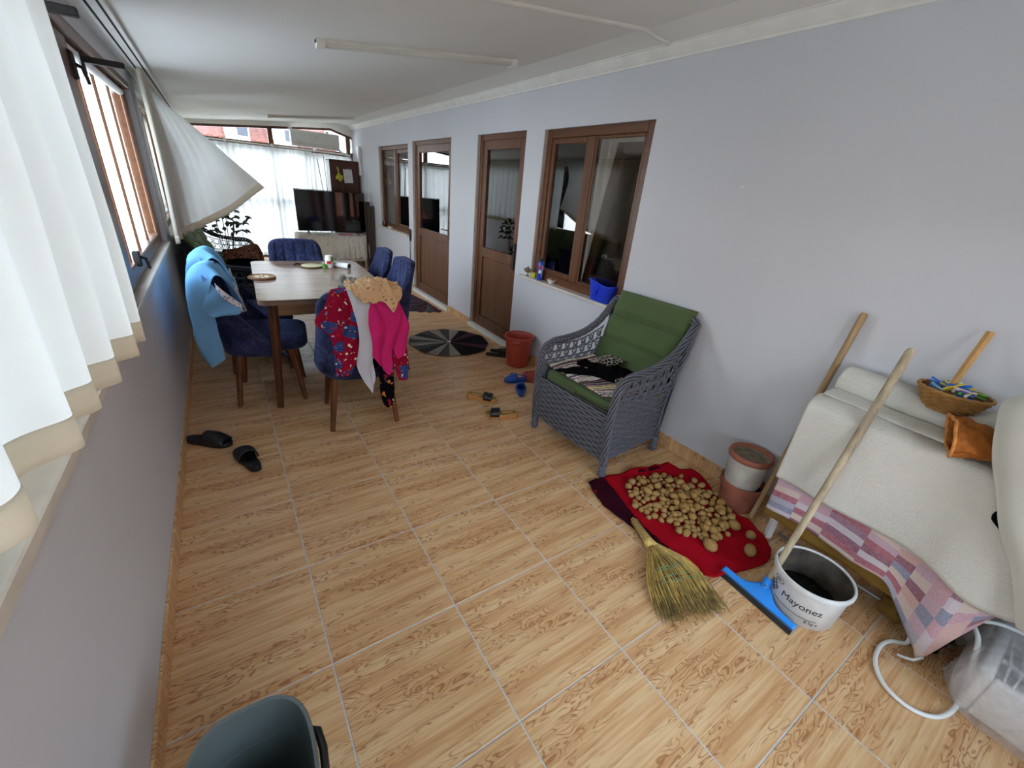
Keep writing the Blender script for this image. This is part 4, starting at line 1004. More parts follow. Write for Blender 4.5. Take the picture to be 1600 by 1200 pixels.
# light blue cloths with lace on the two left chairs
for k, (dx, dy, lab) in enumerate(((0, .04, 'light blue lace-edged cloth draped over the nearest left chair'), (-.015, .635, 'light blue lace-edged cloth draped over the second left chair'))):
    P = lambda *q: Vector((q[0]+dx, q[1]+dy, q[2]))
    rows = [[P(.41, 2.01, .70), P(.385, 2.12, .67), P(.38, 2.22, .67), P(.40, 2.36, .70)], [P(.375, 1.985, .81), P(.345, 2.10, .82), P(.34, 2.2, .82), P(.36, 2.38, .82)], [P(.305, 1.955, .89), P(.27, 2.10, .93), P(.27, 2.22, .93), P(.285, 2.39, .895)],
            [P(.26, 1.925, .80), P(.165, 1.94, .85), P(.17, 2.15, .87), P(.17, 2.38, .85)], [P(.265, 1.915, .64), P(.15, 1.93, .66), P(.145, 2.12, .66), P(.15, 2.35, .67)], [P(.27, 1.915, .50), P(.15, 1.93, .50), P(.14, 2.10, .50), P(.14, 2.32, .54)], [P(.275, 1.92, .385), P(.185, 1.945, .335), P(.15, 2.08, .38), P(.13, 2.26, .45)]]
    dsp = lambda u, v, p: Vector((.010*v*sin(p.y*38+k)+.014*nz(p.y*14, p.z*6, k), .010*nz(p.z*9, p.x*14, 3)*v, .006*nz(p.y*20, p.z*9, 5)))
    f = rows_fn(rows, dsp)
    bm = B(); grid(bm, f, 70, 80); o = put('lace_edged_cloth', bm, 'skyblue', smooth=True, solid=.003); tag(o, lab, 'cloth')
    bm = B(); f0 = rows_fn([[P(.418, 2.015, .66), P(.392, 2.16, .625), P(.405, 2.33, .665)], [P(.403, 2.0, .75), P(.372, 2.16, .735), P(.388, 2.35, .755)]], lambda u, v, p: Vector((.008, 0, -.008*(1-v)*abs(sin(u*40)))))
    grid(bm, f0, 60, 4); put('lace_border', bm, 'lace', o, smooth=True, solid=.0015)
    fl = rows_fn([[P(.235, 1.95, .90), P(.31, 1.935, .80), P(.40, 1.93, .70)], [P(.22, 1.925, .80), P(.29, 1.915, .72), P(.385, 1.92, .665)], [P(.21, 1.912, .70), P(.24, 1.907, .66), P(.30, 1.91, .66)]], lambda u, v, p: Vector((0, .005*sin(u*9+v*5), 0)))
    bm = B(); grid(bm, fl, 30, 24); put('side_fold', bm, 'skyblue', o, smooth=True, solid=.003)
    bm = B(); grid(bm, lambda u, v: fl(.35+.65*u, .0)+Vector((.006, -.006, -.05*v+.02)), 30, 3); put('lace_border', bm, 'lace', o, smooth=True, solid=.0015)
# black knitted throw and leopard blanket on the sofa
drape('black_knit_throw', [L3((.30, 3.68, .50), (.36, 4.5, .50), (.42, 5.2, .50)), L3((.64, 3.66, .49), (.64, 4.5, .485), (.64, 5.2, .49)), L3((.735, 3.64, .42), (.735, 4.5, .42), (.735, 5.2, .42)), L3((.76, 3.62, .10), (.76, 4.5, .08), (.76, 5.25, .12))], 'blackcloth',
      'black knitted throw hanging over the front of the wicker sofa', 'throw', disp=lambda u, v, p: Vector((.012*sin(p.y*30)*v, 0, .006*nz(p.x*9, p.y*9))))
drape('leopard_blanket', [L3((.30, 4.75, .50), (.35, 5.0, .505), (.35, 5.35, .51)), L3((.50, 4.72, .52), (.52, 5.0, .53), (.55, 5.4, .555)), L3((.66, 4.70, .515), (.68, 5.0, .53), (.72, 5.4, .58)), L3((.735, 4.70, .44), (.755, 5.0, .44), (.775, 5.4, .47))], 'leopard',
      'brown leopard print blanket lying on the dark wicker sofa', 'blanket', disp=lambda u, v, p: Vector((.008*nz(p.y*12, p.z*9), 0, .022*nz(p.x*9, p.y*7, 2)+.012)))

# ------------------------------------------------------------------ things on the table
tv_ = empty('trivet', (.565, 2.52, .76), 0, 'round brown trivet with a white pattern at the left table edge', 'trivet')
bm = B(); lathe(bm, [(0, 0), (.084, 0), (.089, .004), (.089, .012), (.084, .016), (.078, .013), (0, .013)], 40); put('disc', bm, 'cork', tv_, True, smooth=True, angle=30)
for k in range(8):
    a = k*pi/4; bm = B(); f0 = lambda u, v, a=a: Vector(((.015+.045*u)*cos(a)-(v-.5)*.02*sin(pi*u)*sin(a), (.015+.045*u)*sin(a)+(v-.5)*.02*sin(pi*u)*cos(a), .0136))
    grid(bm, f0, 6, 2); put('inlay_petal', bm, 'cream', tv_, True, solid=.0008)
pt = empty('serving_plate', (.965, 2.93, .76), 0, 'cream round plate in a dark rim on the table near the can', 'plate')
bm = B(); lathe(bm, [(0, 0), (.085, 0), (.095, .007), (.092, .011), (.085, .008), (0, .008)], 40); put('dark_rim', bm, 'pvc', pt, True, smooth=True, angle=30)
bm = B(); lathe(bm, [(0, .0085), (.080, .0085), (.083, .012), (.080, .013), (0, .0125)], 40); put('dish', bm, 'cream', pt, True, smooth=True)
bm = B(); tube(bm, [(-.07, .06, .010), (-.10, .075, .014), (-.125, .06, .012), (-.13, .03, .010)], .006, 8); put('handle', bm, 'black', pt, True, smooth=True)
cn = empty('can', (1.095, 2.87, .76), 0, 'small white can with red and green print beside the paper roll', 'can')
bm = B(); lathe(bm, [(0, 0), (.026, 0), (.031, .006), (.031, .095), (.026, .103), (0, .101)], 24); put('body', bm, 'can', cn, True, smooth=True, angle=35)
bm = B(); grid(bm, lambda u, v: Vector((.0315*cos(R(215+70*u)), .0315*sin(R(215+70*u)), .035+.025*v)), 8, 1); put('red_label', bm, 'redink', cn, True)
bm = B(); grid(bm, lambda u, v: Vector((.0315*cos(R(285+60*u)), .0315*sin(R(285+60*u)), .05+.045*v)), 8, 1); put('green_label', bm, 'greenink', cn, True)
tag(put('green_packet', box(B(), 1.035, 1.062, 2.83, 2.86, .76, .80, .004), 'greenink'), 'small green packet leaning at the foot of the can', 'packet')
bm = B(); a, b = Vector((1.125, 2.93, .784)), Vector((1.235, 2.79, .784))
tube(bm, [a, b], .024, 28, False); tube(bm, [b, a], .019, 28, False)
o = put('paper_roll', bm, 'paper', smooth=True); tag(o, 'white paper roll lying on its side on the table', 'paper roll')
bm = B(); tube(bm, [a, b], .0185, 24, False); put('cardboard_core', bm, 'soil', o, smooth=True)

# ------------------------------------------------------------------ far end: television, stand, refrigerator, air conditioner
st = empty('television_stand', (2.0, 7.2, 0), 0, 'low white metal stand under the television', 'stand')
for x in (1.50, 2.50):
    for y in (7.0, 7.4): put('leg', cyl(B(), (x, y, 0), (x, y, .50), .012), 'wplast', st)
put('shelf', box(B(), 1.49, 2.51, 6.99, 7.41, .10, .12, .003), 'wplast', st); put('top', box(B(), 1.46, 2.54, 6.97, 7.43, .50, .52, .003), 'wplast', st)
def tcl(u, v):
    # skirted cloth: top then drop on three sides, v: 0 top back .. 1 hem
    x = 1.44+1.12*u
    if v < .4: return Vector((x, 7.44-.50*(v/.4), .526+.004*nz(x*9, v*9)))
    t = (v-.4)/.6; a = .040*t*sin(2*pi*12*u+2*nz(u*9, 2))
    return Vector((x+.05*(u-.5)*t, 6.94-.02*t+a, .526-(.34+.05*abs(sin(u*19))+.05*nz(u*6, 1))*t))
bm = B(); grid(bm, tcl, 200, 34); o = put('lace_tablecloth', bm, 'lacecloth', smooth=True, solid=.003); tag(o, 'cream embroidered lace cloth over the television stand', 'tablecloth')
for s, x in ((-1, 1.432), (1, 2.568)):
    bm = B(); grid(bm, lambda u, v: Vector((x+s*(.012*t_(v)+.018*v*sin(2*pi*5*u)), 6.94+.5*u, .526-.32*v*(1-.1*abs(sin(u*12))))), 50, 14) if False else grid(bm, lambda u, v: Vector((x+s*.018*v*sin(2*pi*5*u)+s*.02*v, 6.94+.5*u, .526-.32*v*(1-.1*abs(sin(u*12))))), 50, 14)
    put('side_drop', bm, 'lacecloth', o, smooth=True, solid=.003)
tv = empty('television', (2.01, 7.12, .53), 0, 'large black flat television standing on the lace-covered stand', 'television')
def tvm(bm): return xf(bm, Matrix.Rotation(R(-3.0), 4, 'X') @ Matrix.Translation((0, 0, .05)))
put('screen', tvm(box(B(), -.545, .545, -.022, -.018, .012, .632)), 'screenoff', tv, True)
put('bezel', tvm(ring(B(), 'x', -.555, .555, 0, .645, -.028, .02, .010, .003)), 'black', tv, True)
put('back_shell', tvm(box(B(), -.54, .54, -.016, .03, .01, .63, .008)), 'black', tv, True)
for x in (-.40, .40):
    bm = B(); tube(bm, [(x, -.09, .006), (x, 0, .05), (x, .10, .006)], .008, 8); box(bm, x-.012, x+.012, -.02, .02, .04, .075, .003); put('foot', bm, 'black', tv, True)
tag(put('pink_packet', xf(box(B(), -.12, .12, -.03, .03, 0, .035, .008, 2), Matrix.Translation((2.18, 7.02, .53))), 'pinkpk'), 'pink patterned packet lying under the television', 'packet')
tag(put('folded_paper', box(B(), 1.70, 1.92, 7.03, 7.10, .53, .548, .002), 'paper'), 'white folded papers lying under the left half of the television', 'papers')
tag(put('small_speaker', box(B(), 2.50, 2.62, 6.80, 6.92, .0, .16, .01), 'black'), 'black box on the floor beside the television stand', 'box')
fr = empty('refrigerator', (2.37, 7.75, 0), 0, 'refrigerator with a dark brown door and white side behind the television', 'refrigerator')
put('cabinet', box(B(), -.235, .265, -.10, .20, .04, 1.70, .008), 'wplast', fr, True)
put('upper_door', box(B(), -.235, .265, -.14, -.102, 1.18, 1.705, .008, 2), 'fridge', fr, True); put('lower_door', box(B(), -.235, .265, -.14, -.102, .05, 1.17, .008, 2), 'fridge', fr, True)
put('top_cap', box(B(), -.236, .266, -.14, .20, 1.700, 1.716, .004), 'fridge', fr, True)
for x in (-.2, .2): put('foot', cyl(B(), (x, -.05, 0), (x, -.05, .045), .02), 'black', fr, True)
nt = empty('paper_note', (2.45, 7.6, 1.2), 0, 'white paper note clipped to the brown refrigerator door', 'note')
put('sheet', xf(box(B(), -.075, .075, -.004, -.001, .16, .38), Matrix.Translation((0, 0, 0)) @ Matrix.Rotation(R(-4), 4, 'Y')), 'paper', nt, True)
for k in range(3): put('handwriting', xf(box(B(), -.045, .045-.01*k, -.0055, -.0042, .27-.018*k, .274-.018*k), Matrix.Rotation(R(-4), 4, 'Y')), 'steel', nt, True)
for x in (-.06, .02): put('magnet', cyl(B(), (x, -.012, .375), (x, -.001, .375), .008), 'black', nt, True)
yb_ = empty('mesh_bag', (2.27, 7.59, 1.35), 0, 'yellow net bag hanging on the brown refrigerator door', 'bag')
bm = B(); ellipsoid(bm, (0, -.035, .09), (.055, .03, .05), 16, 10, .5, 4); put('bag', bm, 'yellow', yb_, True, smooth=True)
bm = B(); tube(bm, smooth_path([(.0, -.03, .13), (-.012, -.012, .19), (-.022, -.008, .235), (-.010, -.008, .25), (.0, -.008, .235), (-.002, -.02, .19), (.008, -.03, .14)], 24), .005, 6); put('loop', bm, 'yellow', yb_, True, smooth=True)
put('string', cyl(B(), (.02, -.02, .05), (.05, -.012, -.12), .003), 'cork', yb_, True)
for k, (p0, p1, lab) in enumerate((((2.09, 7.56, .0), (2.045, 7.6, 1.74), 'thin dark rod standing upright beside the refrigerator'), ((2.08, 7.50, .9), (1.94, 7.6, 1.70), 'thin dark rod leaning left of the refrigerator'))):
    tag(put('rod', cyl(B(), p0 if k == 0 else (2.10, 7.47, .0), p1, .006), 'black'), lab, 'rod')
acu = empty('air_conditioner', (1.99, 7.93, 1.86), 0, 'white split air conditioner mounted high across the back window', 'air conditioner')
prof = [(.02, .0), (-.085, .0), (-.105, .012), (-.115, .06), (-.115, .20), (-.10, .238), (-.06, .25), (.02, .25)]
bm = B(); A = [bm.verts.new((-.385, y, z)) for y, z in prof]; C = [bm.verts.new((.385, y, z)) for y, z in prof]; n = len(prof)
bm.faces.new(A); bm.faces.new(C[::-1])
for i in range(n): bm.faces.new((A[i], A[(i+1) % n], C[(i+1) % n], C[i]))
bmesh.ops.bevel(bm, geom=[e for e in bm.edges if e.calc_face_angle(0) > 1.2], offset=.008, segments=2, affect='EDGES')
put('housing', bm, 'wplast', acu, True, smooth=True, angle=30)
put('louvre', box(B(), -.33, .33, -.112, -.104, .012, .03, .002), 'white', acu, True); put('seam', box(B(), -.345, .345, -.1165, -.114, .052, .055), 'steel', acu, True)
put('badge', box(B(), -.01, .03, -.1165, -.114, .16, .167), 'steel', acu, True)
for x in (-.36, .22): put('bracket', box(B(), x-.02, x+.02, -.0, .16, .235, .285, .003), 'wplast', acu, True)
bm = B(); tube(bm, smooth_path([(2.38, 7.92, 1.88), (2.46, 7.90, 1.82), (2.56, 7.95, 1.79), (2.61, 8.0, 1.70), (2.64, 8.02, 1.5)], 24), .018, 10)
tag(put('pipe', bm, 'wplast', smooth=True), 'white insulated pipe running down from the air conditioner', 'pipe')
bx = empty('junction_box', (2.635, 7.55, 1.62), 0, 'white electrical box and trunking on the wall above the refrigerator', 'electrical box')
put('box', box(B(), -.03, .023, -.05, .05, .15, .33, .006), 'wplast', bx, True); put('trunking', box(B(), -.015, .023, -.035, .035, -.12, .15, .003), 'wplast', bx, True)
for k, (y, x, z, ht) in enumerate(((6.93, 2.60, 0, 1.10), (6.86, 2.625, 0, 1.04))):
    bm = box(B(), x-.09, x+.02 if k else x-.0, y-.012, y+.012, 0, ht, .003); xf(bm, Matrix.Translation((0, 0, 0)))
    tag(put('plank', bm, 'plank'), ('dark brown plank standing against the wall right of the television', 'second dark plank standing just in front of the first beside the television')[k], 'plank')
# small things on the far sill, rod on the wall
bm = B(); lathe(bm, [(0, 0), (.03, 0), (.045, .03), (.042, .06), (.03, .085), (.034, .10), (.028, .10), (.024, .085), (0, .08)], 20, (2.665, 6.33, .77)); tag(put('clay_jar', bm, 'fridge', smooth=True), 'small dark brown jar on the far window sill', 'jar')
tag(put('soap_dish', box(B(), 2.635, 2.69, 6.02, 6.10, .77, .795, .006), 'wplast'), 'small white dish on the far window sill', 'dish')
rd = empty('fly_swatter', (2.645, 5.13, 0), 0, 'thin black swatter hanging on the wall beside the far door', 'swatter')
put('handle', cyl(B(), (0, 0, .22), (0, 0, .80), .005), 'black', rd, True); put('head', box(B(), -.004, .004, -.03, .03, .70, .86, .003), 'black', rd, True)
# potted plant beyond the sofa
pp = empty('potted_plant', (.42, 6.05, 0), 0, 'dark leafy potted plant behind the far arm of the sofa', 'plant')
bm = B(); lathe(bm, [(0, .0), (.10, .0), (.13, .26), (.14, .26), (.14, .30), (.12, .30), (.115, .27), (0, .265)], 24); put('pot', bm, 'terracotta', pp, True, smooth=True, angle=30)
random.seed(5)
for k in range(7):
    a = random.uniform(0, 6.28); put('stem', cyl(B(), (0.02*cos(a), .02*sin(a), .26), (.12*cos(a), .12*sin(a), .80+random.uniform(-.1, .08)), .005), 'leaf', pp, True)
lm = None
for k in range(70):
    a = random.uniform(0, 6.28); rr = random.uniform(.03, .26); z = random.uniform(.62, .98)
    if lm is None:
        bm = B(); grid(bm, lambda u, v: Vector((.085*u, (v-.5)*.055*sin(pi*min(1, u*.97+.03))**.8, .018*sin(pi*u)-.01*abs(v-.5)*4)), 6, 2); o = put('leaf', bm, 'leaf', pp, True, smooth=True, solid=.001); lm = o.data
    else:
        o = bpy.data.objects.new('leaf', lm); COL.objects.link(o); o.parent = pp; TF[o.name] = full(pp)
    o.location = (rr*cos(a), rr*sin(a), z); o.rotation_euler = (random.uniform(-.6, .6), random.uniform(-.9, .5), a+random.uniform(-.7, .7))
# ------------------------------------------------------------------ sill of the big window
ib = empty('incense_burner', (2.665, 2.17, .79), 0, 'small tarnished metal burner with lid at the left end of the sill', 'burner')
bm = B(); lathe(bm, [(0, 0), (.025, 0), (.02, .006), (.008, .016), (.008, .024), (.03, .034), (.045, .052), (.044, .056), (0, .05)], 24); put('bowl', bm, 'brass', ib, True, smooth=True)
bm = B(); lathe(bm, [(.046, .056), (.043, .062), (.025, .072), (.008, .078), (.010, .086), (0, .09)], 24); put('lid', bm, 'brass', ib, True, smooth=True)
bm = B(); tube(bm, [(0, -.045, .05), (0, -.065, .058), (0, -.06, .068)], .004, 6); tube(bm, [(0, .045, .05), (0, .065, .058), (0, .06, .068)], .004, 6); put('handle', bm, 'brass', ib, True, smooth=True)
tag(put('yellow_packet', box(B(), 2.655, 2.70, 2.06, 2.12, .79, .835, .008, 2), 'yellow'), 'crumpled yellow packet between the metal burner and the spray can', 'packet')
sc_ = empty('spray_can', (2.66, 1.985, .79), 0, 'blue spray can with a black cap on the window sill', 'spray can')
bm = B(); lathe(bm, [(0, 0), (.024, 0), (.026, .004), (.026, .150), (.021, .158), (0, .158)], 24); put('body', bm, 'bluecan', sc_, True, smooth=True, angle=35)
bm = B(); lathe(bm, [(.020, .156), (.020, .185), (.015, .190), (0, .190)], 20); put('cap', bm, 'black', sc_, True, smooth=True, angle=40)
for c, a0, a1, z0, z1 in (('redink', 190, 250, .098, .125), ('can', 195, 245, .060, .088), ('wplast', 255, 268, .03, .13)):
    bm = B(); grid(bm, lambda u, v: Vector((.0265*cos(R(a0+(a1-a0)*u)), .0265*sin(R(a0+(a1-a0)*u)), z0+(z1-z0)*v)), 8, 1); put('printed_label', bm, c, sc_, True)
bm = B(); lathe(bm, [(0, 0), (.022, 0), (.024, .004), (.040, .034), (.042, .036), (.038, .036), (.022, .007), (0, .006)], 28, (2.67, 1.83, .79)); tag(put('small_bowl', bm, 'wplast', smooth=True), 'small white plastic bowl beside the spray can', 'bowl')
pl = empty('planter', (2.675, 1.225, .79), 0, 'bright blue plastic planter on the right end of the sill', 'planter')
bm = B(); sq = lambda a, z: 1/((abs(cos(a))**3.2+abs(sin(a))**3.2)**(1/3.2))
lathe(bm, [(0, 0), (.045, 0), (.048, .004), (.060, .13), (.064, .132), (.064, .140), (.058, .140), (.046, .01), (0, .008)], 48, (0, 0, 0), (1.0, 2.0), fn=sq)
for v in bm.verts:
    if v.co.z > .1: v.co.z += .012*sin(v.co.y*18)
put('body', bm, 'blueplast', pl, True, smooth=True, angle=45)
bm = B(); tube(bm, [(-.060, -.02, .12), (-.062, 0, .09), (-.058, .01, .05)], .006, 6); put('moulded_rib', bm, 'blueplast', pl, True, smooth=True)
# ------------------------------------------------------------------ rugs
rg = empty('round_rug', (2.17, 2.76, 0), 0, 'round rag rug of dark and light wedges before the nearer door', 'rug')
def redge(a): return .405*(1+.02*sin(5*a+1)+.015*sin(11*a))
nW = 22
for k in range(nW):
    a0, a1 = 2*pi*k/nW, 2*pi*(k+1)/nW; am = math.degrees((a0+a1)/2)
    if am > 180: am -= 360
    if -100 < am < 48: m_ = 'rag_maroon' if -45 < am < -25 or 18 < am < 30 else 'rag_black'
    else: m_ = ['rag_light', 'rag_dark', 'rag_mid', 'rag_light', 'rag_dark'][k % 5]
    def wf(u, v, a0=a0, a1=a1, top=1):
        a = a0+(a1-a0)*u; r_ = .012+(redge(a)-.014)*v
        return Vector((r_*cos(a), r_*sin(a), (.006+.0045*sin(pi*u)*min(1, v*4))*top if top else .0008))
    bm = B(); shell(bm, wf, lambda u, v, a0=a0, a1=a1: wf(u, v, a0, a1, 0), 5, 8); put('wedge', bm, m_, rg, True, smooth=True, angle=60)
put('centre_knot', ellipsoid(B(), (0, 0, .010), (.022, .012, .006), 12, 8, .3), 'wplast', rg, True, smooth=True)
bm = B(); tube(bm, [(redge(2*pi*i/80)*cos(2*pi*i/80), redge(2*pi*i/80)*sin(2*pi*i/80), .005) for i in range(81)], .005, 6, False); put('edge_binding', bm, 'cork', rg, True, smooth=True)
r2 = empty('rag_rug', (2.38, 4.28, 0), 0, 'purple and grey rag rug with a ragged edge before the far door', 'rug')
for k in range(13):
    a0, a1 = R(95+k*13.5), R(95+(k+1)*13.5)
    def wf(u, v, a0=a0, a1=a1, k=k, top=1):
        a = a0+(a1-a0)*u; r_ = .02+v*(.45+.05*math.exp(-((u-.5)*3)**2)+.035*nz(k*2.1, 3))
        return Vector((.20+1.0*r_*cos(a), .02+.95*r_*sin(a), (.005+.006*sin(pi*u)+.003*nz(u*3, v*5, k)) if top else .0008))
    bm = B(); shell(bm, wf, lambda u, v, a0=a0, a1=a1, k=k: wf(u, v, a0, a1, k, 0), 6, 8); put('wedge', bm, ['rag_maroon', 'rag_mid', 'rag_maroon', 'rag_dark'][k % 4], r2, True, smooth=True, angle=60)
# ------------------------------------------------------------------ footwear
def sole_pts(L, W, n=40):
    P = []
    for k in range(n):
        a = 2*pi*k/n; x = cos(a)*L/2; s = sin(a)
        t = (x/L+.5) # 0 heel 1 toe
        hw = W/2*(.80-.12*sin(pi*(t-.02)*1.6)*(1 if t < .6 else .35)+.26*max(0, t-.35)**.8)
        P.append((x+.0, hw*math.copysign(abs(s)**.75, s)+.006*sin(pi*t)))
    return P
def solid_sole(bm, L, W, zb, zt, n=40, rim=.0):
    P = sole_pts(L, W, n)
    rings = []
    for sc_, zf in ((.96, zb), (1.0, lambda t: zb(t)+.003), (1.0, lambda t: zt(t)-.002), (.97, zt), (.90, lambda t: zt(t)-rim), (.45, lambda t: zt(t)-rim), (.02, lambda t: zt(t)-rim)):
        rings.append([bm.verts.new((x*sc_, y*sc_, zf(x/L+.5))) for x, y in P])
    for A, C in zip(rings, rings[1:]):
        for i in range(n): bm.faces.new((A[i], A[(i+1) % n], C[(i+1) % n], C[i]))
    bm.faces.new(rings[0][::-1]); bm.faces.new(rings[-1])
def upper(bm, L, W, x0, x1, h, lift, closed=False, th=.003, zb=.012):
    def f(o):
        def g(u, v):
            x = x0+(x1-x0)*v; t = x/L+.5
            hw = (W/2)*(.80+.26*max(0, t-.35)**.8)*(1.0 if not closed else (max(.02, 1-max(0, (t-.62)/.40)**2.2))**.5)
            a = pi*u; hh = h*(1-(.0 if not closed else max(0, (t-.60)/.42)**2))*(1+.25*(1-v))
            return Vector((x, (hw+o)*cos(a)+.005, zb+lift(t)+(hh+o)*sin(a)**.8))
        return g
    shell(bm, f(th), f(0), 20, 10)
flat = lambda t: .0
def place(r, x, y, a, z=0):
    r.location = (x, y, z); r.rotation_euler = (0, 0, R(a)); TF[r.name] = Matrix.Translation((x, y, z)) @ Matrix.Rotation(R(a), 4, 'Z')
def slide(name, L, W, kind, label, mats, group=None):
    r = empty(name, (0, 0, 0), 0, label, 'slipper' if kind != 'wedge' else 'sandal', group)
    if kind == 'wedge':
        zt = lambda t: .022+.026*max(0, 1-t*1.5)**.8+.004*t
        bm = B(); solid_sole(bm, L, W, flat, zt, rim=.0); put('sole', bm, mats[0], r, True, smooth=True, angle=40)
        bm = B(); P = sole_pts(L*.95, W*.92, 40); bm.faces.new([bm.verts.new((x, y, zt(x/L+.5)+.0035)) for x, y in P][::1])
        bmesh.ops.triangulate(bm, faces=bm.faces); put('insole', bm, mats[1], r, True, solid=.002)
        bm = B(); upper(bm, L, W, L*.06, L*.34, .040, lambda t: .004, zb=.014); put('strap', bm, mats[2], r, True, smooth=True)
        put('buckle', ellipsoid(B(), (L*.22, 0, .062), (.006, .006, .004), 10, 6), 'chrome', r, True, smooth=True)
    elif kind == 'slide':
        zt = lambda t: .026+.006*(1-t)
        bm = B(); solid_sole(bm, L, W, flat, zt, rim=.008); put('sole', bm, mats[0], r, True, smooth=True, angle=50)
        bm = B(); upper(bm, L, W*1.02, -L*.06, L*.40, .044, lambda t: .006, closed=True, th=.006); put('upper', bm, mats[0], r, True, smooth=True)
    elif kind == 'clog':
        zt = lambda t: .024+.004*(1-t)
        bm = B(); solid_sole(bm, L, W, flat, zt, rim=.010); put('sole', bm, mats[0], r, True, smooth=True, angle=50)
        bm = B(); upper(bm, L, W*1.02, -L*.02, L*.47, .046, lambda t: .004, closed=True, th=.005); u_ = put('upper', bm, mats[0], r, True, smooth=True)
        for q in range(4):
            a = R(50+q*26); bm = B(); c = Vector((L*(.20+.04*sin(q*2)), .034*cos(a), .030+.046*sin(a)-.002)); put('vent', cyl(bm, c, c+Vector((0, .3*cos(a), sin(a)))*.004, .006, None, 10), 'dark', u_, True)
        bm = B(); tube(bm, smooth_path([(-L*.0, W*.40, .05), (-L*.25, W*.40, .045), (-L*.47, 0, .05), (-L*.25, -W*.36, .045), (0, -W*.38, .05)], 24), .006, 6, flat=.5); put('heel_strap', bm, mats[0], r, True, smooth=True)
    else:
        zt = lambda t: .018+.004*(1-t)
        bm = B(); solid_sole(bm, L, W, flat, zt); put('sole', bm, mats[0], r, True, smooth=True, angle=50)
        for s in (-1, 1):
            bm = B(); tube(bm, smooth_path([(L*.30, 0, .02), (L*.22, s*.012, .045), (L*.05, s*.034, .042), (-L*.10, s*.038, .016)], 16), [.005]*5+[.008]*11, 6, flat=.5); put('strap', bm, mats[0], r, True, smooth=True)
    return r
s = slide('black_slide', .262, .105, 'slide', 'black foam slide near the skirting, lying crosswise beside the left wall', ('blackrub',)); place(s, .115, 1.635, -36)
s = slide('black_slide', .262, .105, 'slide', 'black foam slide farther from the left wall, pointing at the table', ('blackrub',)); place(s, .298, 1.355, 104)
s = slide('wedge_sandal', .235, .09, 'wedge', 'tan wedge sandal with black strap, the farther of the two, toe toward the armchair', ('tansole', 'gold_leopard', 'blackshiny')); place(s, 1.845, 1.485, -40)
s = slide('wedge_sandal', .235, .09, 'wedge', 'tan wedge sandal with black strap, nearer the armchair leg', ('tansole', 'gold_leopard', 'blackshiny')); place(s, 1.85, 1.20, 147)
s = slide('blue_clog', .20, .085, 'clog', 'blue foam clog with vent holes lying behind its mate', ('clog',)); place(s, 2.285, 1.675, 162)
s = slide('blue_clog', .20, .085, 'clog', 'blue foam clog lying open toward the camera by the armchair', ('clog',)); place(s, 2.215, 1.485, 57)
s = slide('flip_flop', .23, .085, 'flip', 'black flip-flop against the door threshold left of the red bucket', ('blackrub',)); place(s, 2.545, 2.33, -30)
s = slide('flip_flop', .23, .085, 'flip', 'black flip-flop next to its mate, farther from the threshold', ('blackrub',)); place(s, 2.45, 2.25, -35)
# ------------------------------------------------------------------ red bucket, saucer
rb = empty('red_bucket', (2.515, 2.0, 0), 0, 'brick red plastic bucket between the near door and the armchair', 'bucket')
bm = B(); fn_ = lambda a, z: 1+(.008*cos(a*26) if .03 < z < .24 else 0)
lathe(bm, [(0, 0), (.098, 0), (.102, .006), (.108, .06), (.118, .16), (.126, .245), (.130, .26), (.138, .262), (.140, .27), (.140, .288), (.133, .29), (.128, .285), (.122, .245), (.104, .02), (0, .012)], 104, fn=fn_)
put('body', bm, 'redplast', rb, True, smooth=True, angle=50)
bm = B(); grid(bm, lambda u, v: Vector(((.129+.009*sin(pi*v))*cos(R(205+34*u)), (.129+.009*sin(pi*v))*sin(R(205+34*u)), .235+.028*v)), 8, 3); put('grip', bm, 'redplast', rb, True, smooth=True, solid=.003)
bm = B(); lathe(bm, [(0, .004), (.085, .004), (.098, .018), (.112, .026), (.114, .022), (.098, .008), (.08, 0), (0, 0)], 40, (2.475, 1.655, .0)); tag(put('saucer', bm, 'redplast', smooth=True), 'shallow brick red plant saucer behind the blue clogs', 'saucer')
# ------------------------------------------------------------------ cloths on the armchair
mx_ = full(ac)
def acp(x, y, z): return mx_ @ Vector((x, y, z))
rows = [[acp(-.275, -.20, .472), acp(-.275, .05, .474), acp(-.27, .275, .476)], [acp(-.17, -.26, .474), acp(-.17, .03, .479), acp(-.15, .28, .485)], [acp(-.04, -.275, .476), acp(-.03, 0, .482), acp(.0, .27, .49)], [acp(.07, -.275, .485), acp(.09, -.02, .50), acp(.09, .24, .51)]]
rows = [[p for p in r_] for r_ in rows]
o = drape('striped_cushion_cover', rows, 'stripes', 'striped rag-weave cover spread on the armchair seat', 'cover', disp=lambda u, v, p: Vector((0, 0, .006*nz(p.x*14, p.y*12)+.004)), solid=.008, nu=40, nv=40)
bm = B()
def heap(cx, cy, rx, ry, h, sd, ang=0, z0=.485):
    def f(u, v):
        a = 2*pi*u; r_ = v; k = 1+.35*nz(cos(a)*1.3+sd, sin(a)*1.3, sd)
        x, y = rx*r_*k*cos(a), ry*r_*k*sin(a); x, y = x*cos(ang)-y*sin(ang), x*sin(ang)+y*cos(ang)
        q = acp(cx+x, cy+y, z0+h*(1-r_**2.2)+.018*nz((cx+x)*26, (cy+y)*26, sd)*(1-r_**4))
        return q
    grid(bm, f, 48, 14)
heap(.0, -.04, .13, .19, .05, 2, .2); heap(-.12, .05, .045, .20, .035, 5, 1.0, .488); heap(-.04, .13, .05, .11, .035, 8, .4, .488)
tag(put('black_cardigan', bm, 'blackcloth', smooth=True), 'crumpled black knitwear heaped on the striped cover', 'clothing')
